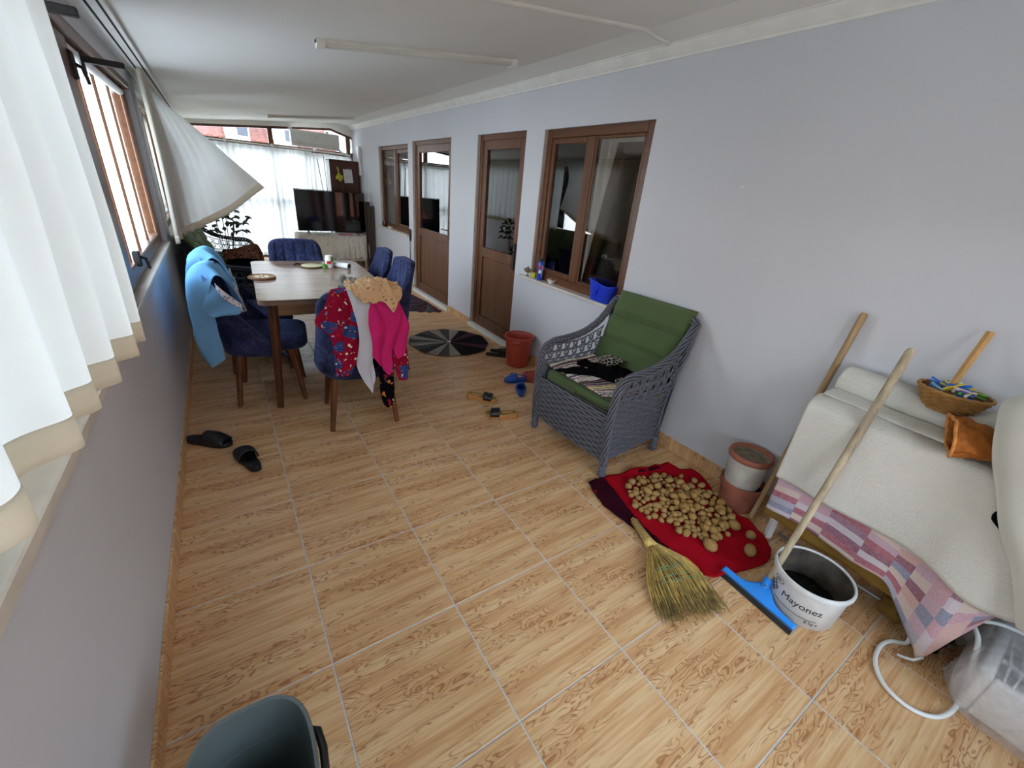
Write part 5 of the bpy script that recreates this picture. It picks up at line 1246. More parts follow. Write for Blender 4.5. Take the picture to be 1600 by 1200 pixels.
rows = [[acp(-.09, -.12, .50), acp(-.13, -.19, .497), acp(-.10, -.26, .497)], [acp(-.01, -.14, .51), acp(-.04, -.21, .505), acp(-.02, -.27, .50)], [acp(.06, -.16, .51), acp(.05, -.22, .51), acp(.05, -.27, .50)]]
def lacebk(t, v, col):
    vo = t.n('ShaderNodeTexVoronoi', feature='DISTANCE_TO_EDGE'); vo.inputs['Scale'].default_value = 50; t.l(v, vo.inputs['Vector']); return t.mix(t.ramp(vo.outputs[0], [(.04, (1, 1, 1)), (.10, (0, 0, 0))]), col, srgb('#b8ad9c'))
M['blacklace'] = cloth_mat('black_lace', '#17161a', .05, pattern=lacebk)
drape('black_lace_scarf', rows, 'blacklace', 'black and beige lace scarf at the front corner of the heap', 'scarf', disp=lambda u, v, p: Vector((0, 0, .01*nz(p.x*22, p.y*22)+.008)), nu=26, nv=26)
rows = [[acp(.04, .16, .525), acp(.0, .10, .525), acp(-.03, .02, .52)], [acp(.10, .14, .535), acp(.08, .07, .545), acp(.06, .0, .54)], [acp(.13, .10, .55), acp(.13, .05, .55), acp(.12, -.03, .55)]]
drape('black_lace_scarf', rows, 'blacklace', 'black and beige lace cloth behind the heap by the back cushion', 'scarf', disp=lambda u, v, p: Vector((0, 0, .012*nz(p.x*22, p.y*22)+.005)), nu=26, nv=26)

# ------------------------------------------------------------------ red cloth with potatoes
outl = [(1.905, .315), (2.02, .322), (2.16, .30), (2.282, .285), (2.40, .26), (2.50, .240), (2.515, .17), (2.585, .117), (2.555, 0), (2.47, -.12), (2.455, -.22), (2.46, -.31), (2.40, -.44), (2.34, -.49), (2.25, -.512), (2.08, -.475), (1.935, -.440), (1.905, -.37), (1.90, -.24), (1.895, -.09), (1.862, -.02), (1.855, .09), (1.86, .20)]
path = smooth_path([(x, y, 0) for x, y in outl], 160, True); cx0, cy0 = 2.2, -.08
def clothz(x, y): return .0045+.016*max(0, nz(x*6, y*6, 1))+.012*max(0, nz(x*14, y*12, 4))**1.0
def clf(u, v):
    i = u*160; a = path[int(i) % 160].lerp(path[(int(i)+1) % 160], i % 1)
    x, y = cx0+(a.x-cx0)*v, cy0+(a.y-cy0)*v; return Vector((x, y, clothz(x, y)+(.022*abs(nz(u*26, 3, 1))*v**6)))
bm = B(); V = grid(bm, clf, 160, 26)
bmesh.ops.remove_doubles(bm, verts=bm.verts, dist=.0003)
rc = put('red_cloth', bm, 'redcloth', smooth=True, solid=.003); tag(rc, 'red fleece cloth spread on the floor under the potatoes', 'cloth')
band = [L3((1.895, .325, .012), (1.95, .325, .014), (2.005, .318, .013)), L3((1.845, .18, .010), (1.90, .17, .016), (1.965, .16, .016)), L3((1.842, .05, .008), (1.88, .03, .020), (1.925, .02, .016)), L3((1.855, -.06, .010), (1.875, -.09, .018), (1.905, -.11, .014)), L3((1.875, -.23, .008), (1.885, -.24, .014), (1.90, -.25, .010))]
bm = B(); grid(bm, rows_fn(band, lambda u, v, p: Vector((.006*nz(v*14, u), 0, .010*abs(nz(p.x*30, p.y*16))))), 20, 60); put('folded_edge', bm, 'maroon', rc, smooth=True, solid=.004)
bm = B(); grid(bm, lambda u, v: Vector((2.23+.17*u, .275-.035*u-.022*v, .014+.004*sin(u*9))), 20, 3); put('folded_edge', bm, 'maroon', rc, smooth=True, solid=.003)
# potatoes
random.seed(11)
poly = [(2.02, .15), (2.10, .20), (2.227, .215), (2.36, .165), (2.40, .07), (2.42, -.02), (2.46, -.06), (2.445, -.17), (2.40, -.27), (2.30, -.32), (2.17, -.325), (2.08, -.26), (2.02, -.19), (2.06, -.11), (1.965, -.05), (1.97, .03), (2.00, .09)]
def inside(x, y):
    c = False; n = len(poly)
    for i in range(n):
        (xa, ya), (xb, yb2) = poly[i], poly[(i+1) % n]
        if (ya > y) != (yb2 > y) and x < (xb-xa)*(y-ya)/(yb2-ya)+xa: c = not c
    return c
pm = []
for k in range(6):
    bm = B(); ellipsoid(bm, (0, 0, 0), (1+.2*(k % 3), 1, .88), 16, 11, .15, k*3.7); me = bpy.data.meshes.new('potato'); bmesh.ops.recalc_face_normals(bm, faces=bm.faces); bm.to_mesh(me); bm.free()
    me.materials.append(M['potato']); [setattr(p, 'use_smooth', True) for p in me.polygons]; pm.append(me)
def potato(x, y, z, r_, label, group=None):
    o = bpy.data.objects.new('potato', random.choice(pm)); COL.objects.link(o); o.location = (x, y, z); o.scale = (r_, r_, r_)
    o.rotation_euler = (random.uniform(-.3, .3), random.uniform(-.3, .3), random.uniform(0, 6.28)); return tag(o, label, 'potato', group)
got = []; LP = 'yellow-brown potato in the loose pile on the red cloth'; GP = 'potatoes piled on the red cloth'
tries = 0
while tries < 9000 and len(got) < 150:
    tries += 1
    x, y = random.uniform(1.95, 2.5), random.uniform(-.35, .23)
    if not inside(x, y): continue
    big = 1 if (x > 2.2 and y < -.05) else 0
    r_ = random.choice([.0135, .016, .018, .020, .022]+([.026, .029] if big else [.0125, .015]))
    if tries > 6000: r_ = random.choice([.0115, .013, .015])
    if all((x-a)**2+(y-b)**2 > ((r_+c)*.90)**2 for a, b, c in got): got.append((x, y, r_))
for x, y, r_ in got: potato(x, y, clothz(x, y)+r_*.84+.0015, r_, LP, GP)
top = []
for _ in range(400):
    if len(top) >= 22: break
    x, y = random.uniform(2.1, 2.4), random.uniform(-.28, .15); r_ = random.uniform(.013, .020)
    nb = [(a, b, c) for a, b, c in got if (x-a)**2+(y-b)**2 < (c+r_)**2]
    if len(nb) >= 3 and inside(x, y) and all((x-a)**2+(y-b)**2 > (r_+c)**2 for a, b, c in top):
        z = max(clothz(a, b)+c*.84+math.sqrt(max(0, (c+r_)**2*.80-((x-a)**2+(y-b)**2))) for a, b, c in nb); top.append((x, y, r_)); potato(x, y, z, r_, LP, GP)
for x, y, r_, lab in ((2.085, -.325, .031, 'large potato lying alone at the near edge of the pile by the broom'), (2.236, -.440, .028, 'potato lying alone nearest the squeegee stick'), (2.335, -.385, .024, 'knobbly potato lying alone at the right side of the cloth'),
                      (2.445, .105, .013, 'small potato alone at the far edge of the red cloth'), (2.475, .035, .020, 'potato apart from the pile toward the far right edge'), (2.49, -.10, .017, 'potato alone near the terracotta pot'), (2.475, -.015, .018, 'potato just off the pile toward the wall')):
    potato(x, y, clothz(x, y)+r_*.86+.001, r_, lab)
# ------------------------------------------------------------------ straw broom
br = empty('straw_broom', (1.80, -.30, 0), 0, 'short straw hand broom lying flat beside the red cloth', 'broom')
P0, P1 = Vector((1.880, -.02, .032)), Vector((1.838, -.155, .024)); Pn = Vector((1.825, -.195, .024))
E0, E1 = Vector((1.575, -.460, .012)), Vector((1.850, -.545, .012))
ax_d = (P1-P0).normalized()
bm = B(); tube(bm, [P0, P0.lerp(P1, .1), P0.lerp(P1, .6), P1, Pn], [.010, .017, .019, .023, .03], 16); put('handle', bm, 'straw', br, smooth=True)
for k in range(13):
    c = P0.lerp(P1, .12+.075*k); b1 = ax_d.cross(Vector((0, 0, 1))).normalized(); b2 = b1.cross(ax_d); rr = .0185+.0045*k/12
    bm = B(); tube(bm, [c+b1*rr*cos(2*pi*q/14)+b2*rr*sin(2*pi*q/14) for q in range(15)], .0016, 4, False); put('binding', bm, 'twine', br, smooth=True)
random.seed(3); bm = B()
for k in range(620):
    s_ = random.random(); h_ = random.uniform(-1, 1)
    st_ = Pn+Vector((.026*(2*s_-1), .006*random.uniform(-1, 1), .017*h_)); en = E0.lerp(E1, s_+random.uniform(-.03, .03)) + Vector((random.gauss(0, .008), random.gauss(-.0, .016), .012*random.uniform(-.6, 1)))
    L_ = random.uniform(.86, 1.06); mid_ = st_.lerp(en, .5)+Vector((.0+.05*(s_-.5)*.9, 0, .028*(h_*.5+.6))) + (E1-E0)*((s_-.5)*.10)
    pts = [st_, mid_, st_.lerp(en, L_)]
    pts = smooth_path(pts, 6); pts = [Vector((p.x, p.y, max(p.z, .0025))) for p in pts]
    tube(bm, pts, [.0022, .0022, .0021, .0019, .0016, .0009], 3, True, 0 if random.random() < .8 else 1)
for f_ in bm.faces:
    c_ = f_.calc_center_median(); tt = (c_-Pn).length/.36
    if tt > .62+.35*random.random(): f_.material_index = 1
o = put('bristles', bm, ['straw', 'strawdk'], br); o['kind'] = 'stuff'
for k, (t_, mm, rr) in enumerate(((.40, 'tealthread', .0016), (.44, 'tealthread', .0016), (.53, 'tealthread', .0016), (.57, 'ink', .0018), (.61, 'tealthread', .0016))):
    bm = B(); ps = []
    for q in range(25):
        s_ = q/24; a_ = Pn+Vector((.028*(2*s_-1), 0, 0)); e_ = E0.lerp(E1, s_); c = a_.lerp(e_, t_)+(E1-E0)*((s_-.5)*.12*4*t_*(1-t_))
        ps.append(c+Vector((0, 0, .036+.010*sin(pi*s_)*(1-t_)+.0015*sin(q*2.2)-.012*t_)))
    tube(bm, ps, rr, 5); put('stitching', bm, mm, br, smooth=True)
# ------------------------------------------------------------------ squeegee
sq_ = empty('floor_squeegee', (2.0, -.6, 0), 0, 'bright blue floor squeegee with a worn wooden stick leaning on the covered table', 'squeegee')
A_, B_ = Vector((2.003, -.436, 0)), Vector((1.983, -.752, 0)); d_ = (B_-A_).normalized(); nn_ = Vector((-d_.y, d_.x, 0)); nn_ = nn_ if nn_.x > 0 else -nn_
bm = B()
def sqf(o):
    def f(u, v):
        u_ = 2*u-1; wv = .030+.050*math.exp(-(u_/.30)**2)
        p = A_.lerp(B_, u)+nn_*(wv*v)+Vector((0, 0, .018+o+.030*v*math.exp(-(u_/.28)**2)+.010*v))
        return p
    return f
shell(bm, sqf(.007), sqf(-.006), 40, 6); put('head', bm, 'sqblue', sq_, smooth=True)
bm = B(); shell(bm, lambda u, v: A_.lerp(B_, u)+nn_*(-.004+.012*v)+Vector((0, 0, .024*v+.0)), lambda u, v: A_.lerp(B_, u)+nn_*(-.010+.012*v)+Vector((0, 0, .024*v+.004)), 2, 2); put('rubber_blade', bm, 'rubber', sq_)
s0, s1 = Vector((2.065, -.592, .05)), Vector((2.425, -.596, 1.083))
put('socket', cyl(B(), s0-(s1-s0).normalized()*.012, s0+(s1-s0).normalized()*.045, .019, .017, 16), 'sqblue', sq_, smooth=True, angle=50)
bm = B(); tube(bm, [s0+(s1-s0)*.03, s0.lerp(s1, .3), s0.lerp(s1, .7), s0.lerp(s1, .985), s1], [.0125, .0135, .0145, .0155, .010], 16); put('stick', bm, 'stickpale', sq_, smooth=True, angle=50)
put('screw', cyl(B(), s0+Vector((-.018, -.004, .02)), s0+Vector((-.024, -.004, .02)), .004), 'chrome', sq_)
bm = B(); a, b = Vector((2.505, -.300, .004)), Vector((2.636, -.357, 1.136)); tube(bm, [a, a.lerp(b, .4), a.lerp(b, .8), a.lerp(b, .99), b], [.0125, .0135, .0145, .0145, .010], 16)
tag(put('broomstick', bm, 'stickwood', smooth=True, angle=50), 'bare wooden broomstick leaning on the wall behind the covered table', 'broomstick')
# ------------------------------------------------------------------ mayonnaise bucket
mb = empty('plastic_bucket', (2.165, -.70, 0), 0, 'white plastic mayonnaise bucket with dirty inside beside the squeegee', 'bucket')
bm = B(); lathe(bm, [(0, 0), (.118, 0), (.124, .005), (.133, .160), (.1355, .168)], 64); put('body', bm, 'bucketw', mb, True, smooth=True, angle=50)
bm = B(); lathe(bm, [(.1345, .166), (.141, .167), (.1425, .172), (.1425, .184), (.140, .190), (.134, .190), (.131, .184)], 64); put('rim', bm, 'bucketw', mb, True, smooth=True, angle=60)
bm = B(); lathe(bm, [(.1315, .186), (.129, .15), (.119, .055), (.10, .03), (0, .03)], 64); put('crusted_inside', bm, 'grime', mb, True, smooth=True)
bm = B(); lathe(bm, [(.1195, .062), (.08, .060), (.04, .057), (0, .055)], 48)
for v in bm.verts: v.co.z += .008*nz(v.co.x*40, v.co.y*40)
put('sludge', bm, 'mud', mb, True, smooth=True)
def on_cyl(me, az0, z0, r0, r1z=.052):
    for v in me.vertices:
        x, y, e = v.co; z = z0+y; rr = .124+z*.0565+.0006+max(0, e)*.5; a = az0+x/rr; v.co = (rr*cos(a), rr*sin(a), z)
def print_text(s, size, az, z, bold=0):
    c = bpy.data.curves.new('print', 'FONT'); c.body = s; c.size = size; c.align_x = 'CENTER'; c.align_y = 'CENTER'; c.extrude = .0004; c.offset = bold
    c.offset = 0; o = bpy.data.objects.new('print', c); COL.objects.link(o); dg = bpy.context.evaluated_depsgraph_get(); me = bpy.data.meshes.new_from_object(o.evaluated_get(dg)); bpy.data.objects.remove(o)
    bt = B(); bt.from_mesh(me); bmesh.ops.triangulate(bt, faces=bt.faces); bt.to_mesh(bt and me); bt.free(); me.materials.clear(); me.materials.append(M['ink']); on_cyl(me, R(az), z, .13)
    o = bpy.data.objects.new('lettering', me); COL.objects.link(o); o.parent = mb; TF[o.name] = full(mb); return o
print_text('Mayonez', .042, 194, .100, .0)
print_text('8 kg e', .020, 218, .036, .0004)
def cyl_patch(bm, pts2, az):  # polygon on the bucket wall
    vs = []
    for x, z in pts2: rr = .124+z*.0565+.0012; a = R(az)+x/rr; vs.append(bm.verts.new((rr*cos(a), rr*sin(a), z)))
    bm.faces.new(vs)
bm = B()
for k in range(24): cyl_patch(bm, [(-.10+.17*k/24, .060-.012*sin(k/24*2)), (-.10+.17*(k+1)/24, .060-.012*sin((k+1)/24*2)), (-.10+.17*(k+1)/24, .0625-.012*sin((k+1)/24*2)), (-.10+.17*k/24, .0625-.012*sin(k/24*2))], 193)
put('rule', bm, 'ink', mb, True)
bm = B()  # globe emblem: dark disc cut by curved bands
for j in range(6):
    for i in range(7):
        y0, y1 = -1+j*.333+.03, -1+(j+1)*.333-.04; x0, x1 = -1+i*.2857+.03, -1+(i+1)*.2857-.03
        if max(abs(y0), abs(y1))**2+max(abs(x0), abs(x1))**2 > 1.25 or (i+j) % 4 == 3: continue
        g = lambda x, y: (x*.026*math.sqrt(max(0, 1-(y*.8)**2)), .098+y*.030)
        cyl_patch(bm, [g(x0, y0), g(x1, y0), g(x1, y1), g(x0, y1)], 140)
put('globe_emblem', bm, 'ink', mb, True)
bm = B()
for k in range(24):
    a0, a1 = 2*pi*k/24, 2*pi*(k+1)/24; cyl_patch(bm, [(.022*cos(a0), .142+.012*sin(a0)), (.022*cos(a1), .142+.012*sin(a1)), (.0245*cos(a1), .142+.014*sin(a1)), (.0245*cos(a0), .142+.014*sin(a0))], 148)
for k in range(5): cyl_patch(bm, [(-.013+k*.005, .138), (-.010+k*.005, .138), (-.010+k*.005, .146), (-.013+k*.005, .146)], 148)
put('oval_badge', bm, 'ink', mb, True)
# ------------------------------------------------------------------ stacked pots
tp = empty('terracotta_pot', (2.535, -.19, 0), 0, 'terracotta flower pot on the floor under a dirty white pot', 'pot')
bm = B(); lathe(bm, [(0, 0), (.084, 0), (.087, .004), (.100, .11), (.102, .125), (.110, .127), (.112, .132), (.113, .165), (.108, .168), (.102, .164), (.094, .12), (0, .10)], 48); put('body', bm, 'terracotta', tp, True, smooth=True, angle=50)
put('dark_soil', lathe(B(), [(.0945, .13), (.05, .128), (0, .125)], 32), 'dark', tp, True)
wp = empty('white_pot', (2.515, -.188, .131), 0, 'dirty white flower pot with a terracotta rim stacked on the terracotta pot', 'pot')
bm = B(); lathe(bm, [(0, 0), (.070, 0), (.080, .012), (.090, .05), (.095, .17), (.098, .185)], 48); put('body', bm, 'mossy', wp, True, smooth=True, angle=50)
bm = B(); lathe(bm, [(.096, .183), (.106, .186), (.109, .198), (.106, .212), (.100, .216), (.094, .208), (.088, .19)], 48); put('rim', bm, 'terracotta', wp, True, smooth=True, angle=60)
bm = B(); lathe(bm, [(.092, .20), (.086, .188), (.080, .186), (.062, .186), (.058, .192), (.052, .187), (0, .187)], 48); put('dry_soil', bm, 'soil', wp, True, smooth=True)
# ------------------------------------------------------------------ covered table at the right
ct = empty('covered_table', (2.5, -.9, 0), 0, 'low narrow white table hidden under bed covers at the right wall', 'table')
put('top', box(B(), 2.385, 2.65, -1.9, -.40, .72, .745, .006), 'wplast', ct)
for x, y in ((2.43, -.42), (2.63, -.42), (2.43, -1.85), (2.63, -1.85)):
    bm = B(); tube(bm, [(x, y, .72), (x+.02 if x < 2.5 else x, y, .0)], [.028, .018], 4); put('leg', bm, 'wplast', ct)
bm = B(); tube(bm, [(2.475, -.45, .035), (2.475, -1.12, .035)], .008, 8); put('rail', bm, 'steel', ct, smooth=True)
ys = [-.385, -.50, -.62, -.76, -.88, -.97, -1.06, -1.14, -1.30, -1.6]
def rowy(fx, fz): return [Vector((fx(y), y, fz(y))) for y in ys]
# mustard cloth lowest
rows = [rowy(lambda y: 2.375, lambda y: .70), rowy(lambda y: 2.37, lambda y: .40), rowy(lambda y: 2.372, lambda y: .155+.03*nz(y*6, 1)-.03*(y < -.9))]
drape('mustard_cloth', [r_[:6] for r_ in rows], 'mustard', 'mustard brown cloth showing below the patchwork spread', 'cloth', disp=lambda u, v, p: Vector((.010*sin(p.y*24)*v, 0, 0)), nu=60, nv=20)
def phem(y): return .215+.01*sin(y*9) if y > -.86 else (.215-.185*min(1, (-.86-y)/.20) if y > -1.06 else .03+.37*min(1, (-1.06-y)/.09))
px_ = lambda y: 2.350 - (.055*math.exp(-((y+1.03)/.09)**2))
ys_s = ys; ys = [-.395, -.50, -.62, -.76, -.86, -.92, -.98, -1.03, -1.06, -1.10, -1.14]
rows = [rowy(lambda y: 2.362, lambda y: .72), rowy(lambda y: 2.352, lambda y: .52), rowy(lambda y: px_(y), lambda y: .36+.02*sin(y*8)), rowy(lambda y: px_(y)-.004, phem)]
def pdisp(u, v, p): return Vector((.011*v*sin(p.y*19+1)+.006*nz(p.y*13, p.z*9), 0, .004*sin(p.y*22)*v))
o = drape('patchwork_spread', rows, 'patch', 'pink and grey patchwork spread hanging under the white quilted cover', 'bedspread', disp=pdisp, nu=120, nv=50, solid=.004)
bm = B(); tube(bm, [(2.29, -1.066, .05), (2.27, -1.05, .03), (2.262, -1.03, .022), (2.255, -1.01, .018)], .005, 6); put('tie_cord', bm, 'wplast', o, smooth=True)
ys = ys_s
def wh(y): return .40 if y > -.93 else (.40-.0*y if y > -.97 else .39-.05*sin((min(1, (-.97-y)/.3))*pi))
bulge = lambda y: .032*math.exp(-((y+1.0)/.10)**2)
rows = [rowy(lambda y: 2.50, lambda y: .785), rowy(lambda y: 2.42, lambda y: .795+.012*sin(y*9)), rowy(lambda y: 2.355-.3*bulge(y), lambda y: .785), rowy(lambda y: 2.332-.6*bulge(y), lambda y: .74), rowy(lambda y: 2.327-bulge(y), lambda y: .57), rowy(lambda y: 2.325-bulge(y), wh)]
def qd(u, v, p): return Vector((.016*nz(p.y*6, p.z*4, 2)+.012*v*sin(p.y*13), 0, .008*nz(p.x*8, p.y*7)))
drape('quilted_cover', rows, 'quilt', 'off-white quilted cover draped over the front of the low table', 'bed cover', disp=qd, nu=120, nv=60, solid=.006)
# rolled bedding behind
def roll(u, v):
    y = -.405-.58*u; a = R(-60+300*v)
    sag = .010*nz(y*5, 2)
    zc_, hz, hx = .855+sag-.012*math.exp(-((y+.74)/.11)**2), .062*(1-.35*math.exp(-((y+.74)/.11)**2)), .078
    return Vector((2.572-hx*cos(a)*.98, y, zc_+hz*sin(a)))
bm = B(); grid(bm, lambda u, v: roll(u, v)+Vector((.004*nz(u*20, v*6), 0, .004*nz(u*16, v*9, 2))), 70, 30)
tag(put('rolled_bedding', bm, 'quilt', smooth=True, solid=.006), 'rolled off-white bedding along the wall under the peg basket', 'bedding')
bm = B(); grid(bm, rows_fn([L3((2.47, -.41, .80), (2.47, -.75, .795), (2.46, -1.2, .80)), L3((2.42, -.40, .812), (2.41, -.75, .80), (2.40, -1.2, .805)), L3((2.44, -.405, .822), (2.43, -.75, .812), (2.42, -1.2, .815)), L3((2.50, -.41, .83), (2.50, -.75, .82), (2.50, -1.2, .82))]), 40, 16)
tag(put('folded_sheet', bm, 'quilt', smooth=True, solid=.004), 'folded edge of a white sheet between the roll and the front cover', 'sheet')
# white sheet hanging at the far right
ysr = lambda z: -.88-.40*max(0, 1.02-z)**.9*1.2
rows = []
for x, z in ((2.52, 1.0), (2.40, 1.04), (2.30, 1.02), (2.265, .92), (2.25, .80), (2.235, .66), (2.23, .52), (2.235, .38)):
    y0 = {1.0: -.93, 1.04: -.90, 1.02: -.875, .92: -.905, .80: -.955, .66: -1.03, .52: -1.11, .38: -1.18}[z]
    rows.append(L3((x+.03, y0, z-.01), (x-.005, y0-.06, z), (x-.01, y0-.25, z), (x, y0-.6, z)))
drape('hanging_sheet', rows, 'sheet2', 'smooth white sheet hanging at the right edge of the picture', 'sheet', disp=lambda u, v, p: Vector((.010*sin(p.y*22+v*3)*v, .008*nz(p.z*7, p.y*5), .004*nz(p.y*12, 1))), nu=60, nv=60, solid=.004)
tag(put('folded_duvet', xf(rbox(.20, .62, .20, .05, 4), Matrix.Translation((2.46, -1.30, .80))), 'quilt', None, smooth=True), 'folded white duvet under the hanging sheet', 'duvet')
drape('black_garment', [L3((2.266, -1.01, .74), (2.266, -1.04, .735), (2.266, -1.08, .73)), L3((2.262, -.995, .69), (2.262, -1.03, .68), (2.262, -1.09, .66)), L3((2.262, -1.04, .635), (2.262, -1.06, .62), (2.262, -1.10, .60))], 'blackcloth',
      'black cloth peeking out between the quilted cover and the hanging sheet', 'cloth', nu=20, nv=20)
# orange woolly hat
oh = empty('woollen_hat', (2.37, -.88, .80), 0, 'rust orange woollen hat with a pale rim on the white cover', 'hat')
HD = Vector((.35, -.93, .0)).normalized(); HU = Vector((-.25, -.1, .96)).normalized(); HS = HD.cross(HU)
def hatf(o):
    def f(u, v):
        a = 2*pi*u; k = (1-v**2.6)**.5 if v < 1 else 0
        fl_ = 1+.30*(1-v)**3; rx, rz = (.080*fl_+o)*max(k, .02), (.044*fl_+o)*max(k, .02)
        p = Vector((.0, .075, .050))+HD*(.165*v-.012*(1-v)*sin(a))+HS*(rx*cos(a)*(1+.08*nz(u*5, v*4)))+HU*(rz*sin(a)*(1+.45*nz(cos(a)*2.4, v*6, 3)))
        p.z = max(.003+o*.3, p.z+.010*sin(a*2+v*6)*(1-v)); return p
    return f
bm = B(); shell(bm, hatf(.003), hatf(-.003), 48, 20); put('crown', bm, 'orange', oh, True, smooth=True)
bm = B(); tube(bm, [hatf(.001)(i/48, 0) for i in range(49)], .0052, 6, False); put('rim', bm, 'orangetrim', oh, True, smooth=True)
# basket with clothespins
bs = empty('wicker_basket', (2.545, -.742, .874), 0, 'small woven reed basket of clothespins on the rolled bedding', 'basket')
bm = B(); lathe(bm, [(0, .0), (.050, .0), (.072, .035), (.092, .075), (.088, .075), (.068, .036), (.048, .004), (0, .004)], 36, (0, 0, 0), (.85, 1.10)); put('lining', bm, 'basketdk', bs, True, smooth=True)
bm = B()
for k in range(10):
    t_ = (k+.5)/10; z = .075*t_; r_ = .052+.042*t_**.85
    tube(bm, [((r_+.003*sin(14*a+pi*k))*.85*cos(a), (r_+.003*sin(14*a+pi*k))*1.10*sin(a), z) for a in [2*pi*q/84 for q in range(85)]], .0045, 4, False)
put('woven_strands', bm, 'basketry', bs, True, smooth=True)
bm = B(); tube(bm, [(.095*.85*cos(a), .095*1.10*sin(a), .078+.002*sin(20*a)) for a in [2*pi*q/60 for q in range(61)]], .0055, 6, False); put('rim', bm, 'basketry', bs, True, smooth=True)
bm = B(); a, b = Vector((2.53, -.722, .90)), Vector((2.622, -.735, 1.172)); tube(bm, [a, b], [.010, .012], 4, flat=.5); tag(put('wooden_paddle', bm, 'ladle'), 'flat pale wooden stick standing in the peg basket', 'stick')
random.seed(21)
pegs = {}
for k in range(20):
    c = ['#2b6fd0', '#4fb83c', '#2b6fd0', '#d9c13a', '#e6dfc4', '#7a68b8', '#e8c9c4', '#8fc9e8'][k % 8]; nm = {'#2b6fd0': 'blue', '#4fb83c': 'green', '#d9c13a': 'yellow', '#e6dfc4': 'cream', '#7a68b8': 'violet', '#e8c9c4': 'pale pink', '#8fc9e8': 'pale blue'}[c]
    rad = random.uniform(0, .058); an = random.uniform(0, 6.28)
    if c not in pegs:
        mt = plain('peg_'+nm.replace(' ', '_'), c, .4, .05, 5); r = empty('clothespin', (0, 0, 0), 0, nm+' clothespin among the pegs in the reed basket', 'clothespin', nm+' clothespins in the basket')
        for s in (-1, 1):
            bm = box(B(), -.034, .034, -.004, .004, -.0025, .0025, .0012); xf(bm, Matrix.Translation((0, 0, s*.0042)) @ Matrix.Rotation(s*.09, 4, 'Y')); put('prong', bm, mt, r, True)
        bm = B(); tube(bm, [(.002*cos(q)*1, -.0055+q*.0009, .004*sin(q)) for q in [i*.7 for i in range(18)]], .0008, 4); put('spring', bm, 'chrome', r, True)
        pegs[c] = r
    else: r = copy_tree(pegs[c])
    r.location = (2.545+rad*.8*cos(an), -.742+rad*1.1*sin(an), .952+.014*(1-rad/.06)+.0035*(k % 3)); r.rotation_euler = (random.uniform(-.4, .4), random.uniform(-.35, .35), random.uniform(0, 6.28))
# ------------------------------------------------------------------ bottom right: bagged fan heater, cable, black bag
fn2 = empty('box_fan', (2.41, -1.40, 0), 0, 'white slatted box fan lying on the floor inside a clear plastic bag', 'fan')
fz = .185
bm = ring(B(), 'x', -.185, .215, 0, .40, 0, 1, .03, .006)
xf(bm, Matrix.Identity(4)); bm.free()
bm = B()
for q in ((-.185, .215, -.22, -.19), (-.185, .215, .19, .22), (-.185, -.155, -.19, .19), (.185, .215, -.19, .19)): box(bm, q[0], q[1], q[2], q[3], .012, fz, .010, 2)
put('housing', bm, 'wplast', fn2, True, smooth=True, angle=40)
for k in range(17):
    y = -.17+.34*k/16
    bm = B(); tube(bm, smooth_path([(-.155, y, fz-.004), (-.06, y+.02*sin(k*.4), fz+.001), (.08, y+.02*cos(k*.35), fz+.001), (.186, y, fz-.004)], 12), .0032, 4, flat=.5); put('slat', bm, 'wplast', fn2, True, smooth=True)
for x in (-.05, .07): put('crossbar', box(B(), x-.006, x+.006, -.19, .19, fz-.010, fz-.002), 'wplast', fn2, True)
put('dark_backing', box(B(), -.155, .185, -.19, .19, .02, .10), 'fanback', fn2, True)
pbm = B()
def bagf(u, v):
    a = 2*pi*u; e = .28; c_, s_ = cos(a), sin(a); sx_ = math.copysign(abs(c_)**e, c_); sy_ = math.copysign(abs(s_)**e, s_)
    if v < .5: k = 1.0; z = .003+.205*(v/.5); k = 1+.10*sin(pi*v/.5)
    else: t = (v-.5)/.5; k = 1-t; z = .208+.006*sin(pi*t)
    wob = 1+.05*nz(c_*2, s_*2, v*3)
    return Vector((2.425+.222*sx_*k*wob, -1.40+.240*sy_*k*wob, max(.003, z+.006*nz(u*14, v*7, 1))))
grid(pbm, bagf, 120, 30); tag(put('clear_plastic_bag', pbm, 'bag', smooth=True), 'clear plastic bag wrapped around the white box fan', 'plastic bag')
bm = B(); grid(bm, rows_fn([L3((2.36, -1.125, .004), (2.30, -1.15, .004), (2.22, -1.20, .004)), L3((2.37, -1.13, .07), (2.30, -1.14, .06), (2.23, -1.18, .08)), L3((2.42, -1.15, .12), (2.33, -1.16, .15), (2.25, -1.18, .15))], lambda u, v, p: Vector((.012*nz(u*8, v*7), .012*nz(u*9, v*8, 3), 0))), 24, 24)
tag(put('bag_tail', bm, 'bag', smooth=True), 'loose gathered tail of clear plastic beside the bagged fan', 'plastic bag')
bm = B(); tube(bm, smooth_path([(2.36, -1.00, .10), (2.372, -1.012, .03), (2.355, -1.01, .009), (2.31, -.975, .009), (2.238, -.962, .009), (2.142, -.980, .009), (2.075, -1.034, .009), (2.068, -1.110, .009), (2.125, -1.168, .010), (2.231, -1.188, .022), (2.31, -1.165, .12), (2.36, -1.145, .19), (2.40, -1.115, .215), (2.44, -1.09, .20), (2.455, -1.08, .14), (2.44, -1.075, .09)], 110), .0075, 10)
cb_ = put('power_cable', bm, 'wplast', smooth=True); tag(cb_, 'thick white cable looping over the floor from the bagged fan', 'cable')
bm = B(); tube(bm, smooth_path([(2.335, -1.045, .05), (2.365, -1.075, .11), (2.40, -1.10, .185), (2.45, -1.115, .225), (2.52, -1.15, .235), (2.58, -1.20, .235), (2.60, -1.3, .225)], 50), .0075, 10)
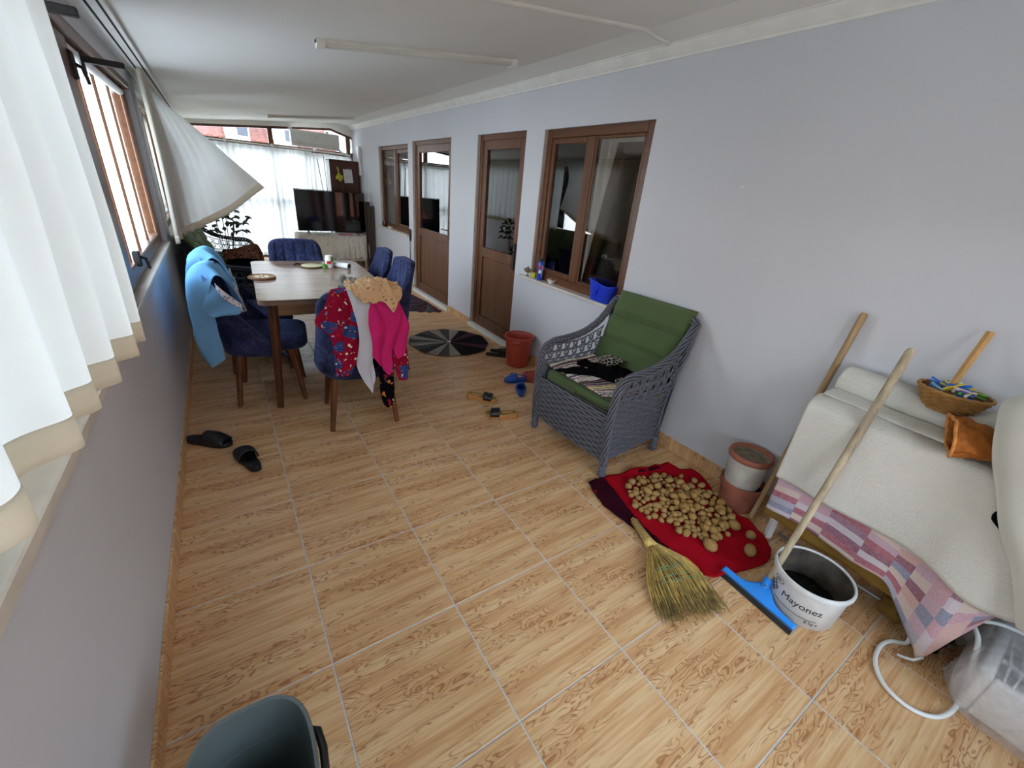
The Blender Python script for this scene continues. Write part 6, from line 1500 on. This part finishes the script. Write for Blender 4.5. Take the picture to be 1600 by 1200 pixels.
tag(put('power_cable', bm, 'wplast', smooth=True), 'white cable running over the top of the bagged fan', 'cable')
bm = B(); tube(bm, smooth_path([(2.40, -1.05, .13), (2.42, -1.09, .19), (2.46, -1.14, .222), (2.50, -1.20, .225), (2.52, -1.30, .222)], 40), .007, 10)
tag(put('power_cable', bm, 'wplast', smooth=True), 'white cable closest to the black bag, beside the other one', 'cable')
bm = B(); ellipsoid(bm, (2.49, -1.03, .075), (.085, .075, .075), 40, 26, .5, 2); ellipsoid(bm, (2.42, -1.045, .045), (.05, .05, .04), 30, 20, .6, 7)
tag(put('black_bag', bm, 'mud', smooth=True), 'crumpled shiny black bag under the covers beside the fan', 'bag')
bm = B(); ellipsoid(bm, (2.53, -1.115, .14), (.07, .045, .07), 36, 24, .7, 5); tag(put('grey_rag', bm, 'greyrag', smooth=True), 'crumpled grey rag between the black bag and the fan', 'rag')
bm = B(); ellipsoid(bm, (2.47, -.93, .035), (.05, .045, .035), 24, 16, .5, 1); tag(put('mustard_pouch', bm, 'mustard', smooth=True), 'mustard cloth bundle on the floor behind the patchwork corner', 'bundle')
# ------------------------------------------------------------------ bin bottom left
bn = empty('waste_bin', (.242, -.388, 0), 0, 'grey plastic bin with a black handle at the bottom left corner', 'bin')
n_e = lambda a, z: 1/((abs(cos(a))**2.9+abs(sin(a))**2.9)**(1/2.9))
bm = B(); lathe(bm, [(0, 0), (.095, 0), (.098, .006), (.108, .20), (.116, .335), (.120, .338), (.123, .345), (.120, .352), (.114, .350), (.104, .20), (.098, .12), (.090, .015), (0, .010)], 72, (0, 0, 0), (1.0, 1.28), fn=n_e); put('body', bm, 'binpl', bn, True, smooth=True, angle=50)
bm = B(); lathe(bm, [(.1055, .228), (.108, .232), (.1075, .236)], 72, (0, 0, 0), (1, 1.28), fn=n_e); put('inner_ridge', bm, 'binpl', bn, True, smooth=True)
bm = B(); tube(bm, [(.116, .05, .318), (.130, .04, .32), (.134, .0, .318), (.130, -.045, .315), (.116, -.055, .31)], .009, 8); put('handle', bm, 'black', bn, True, smooth=True)
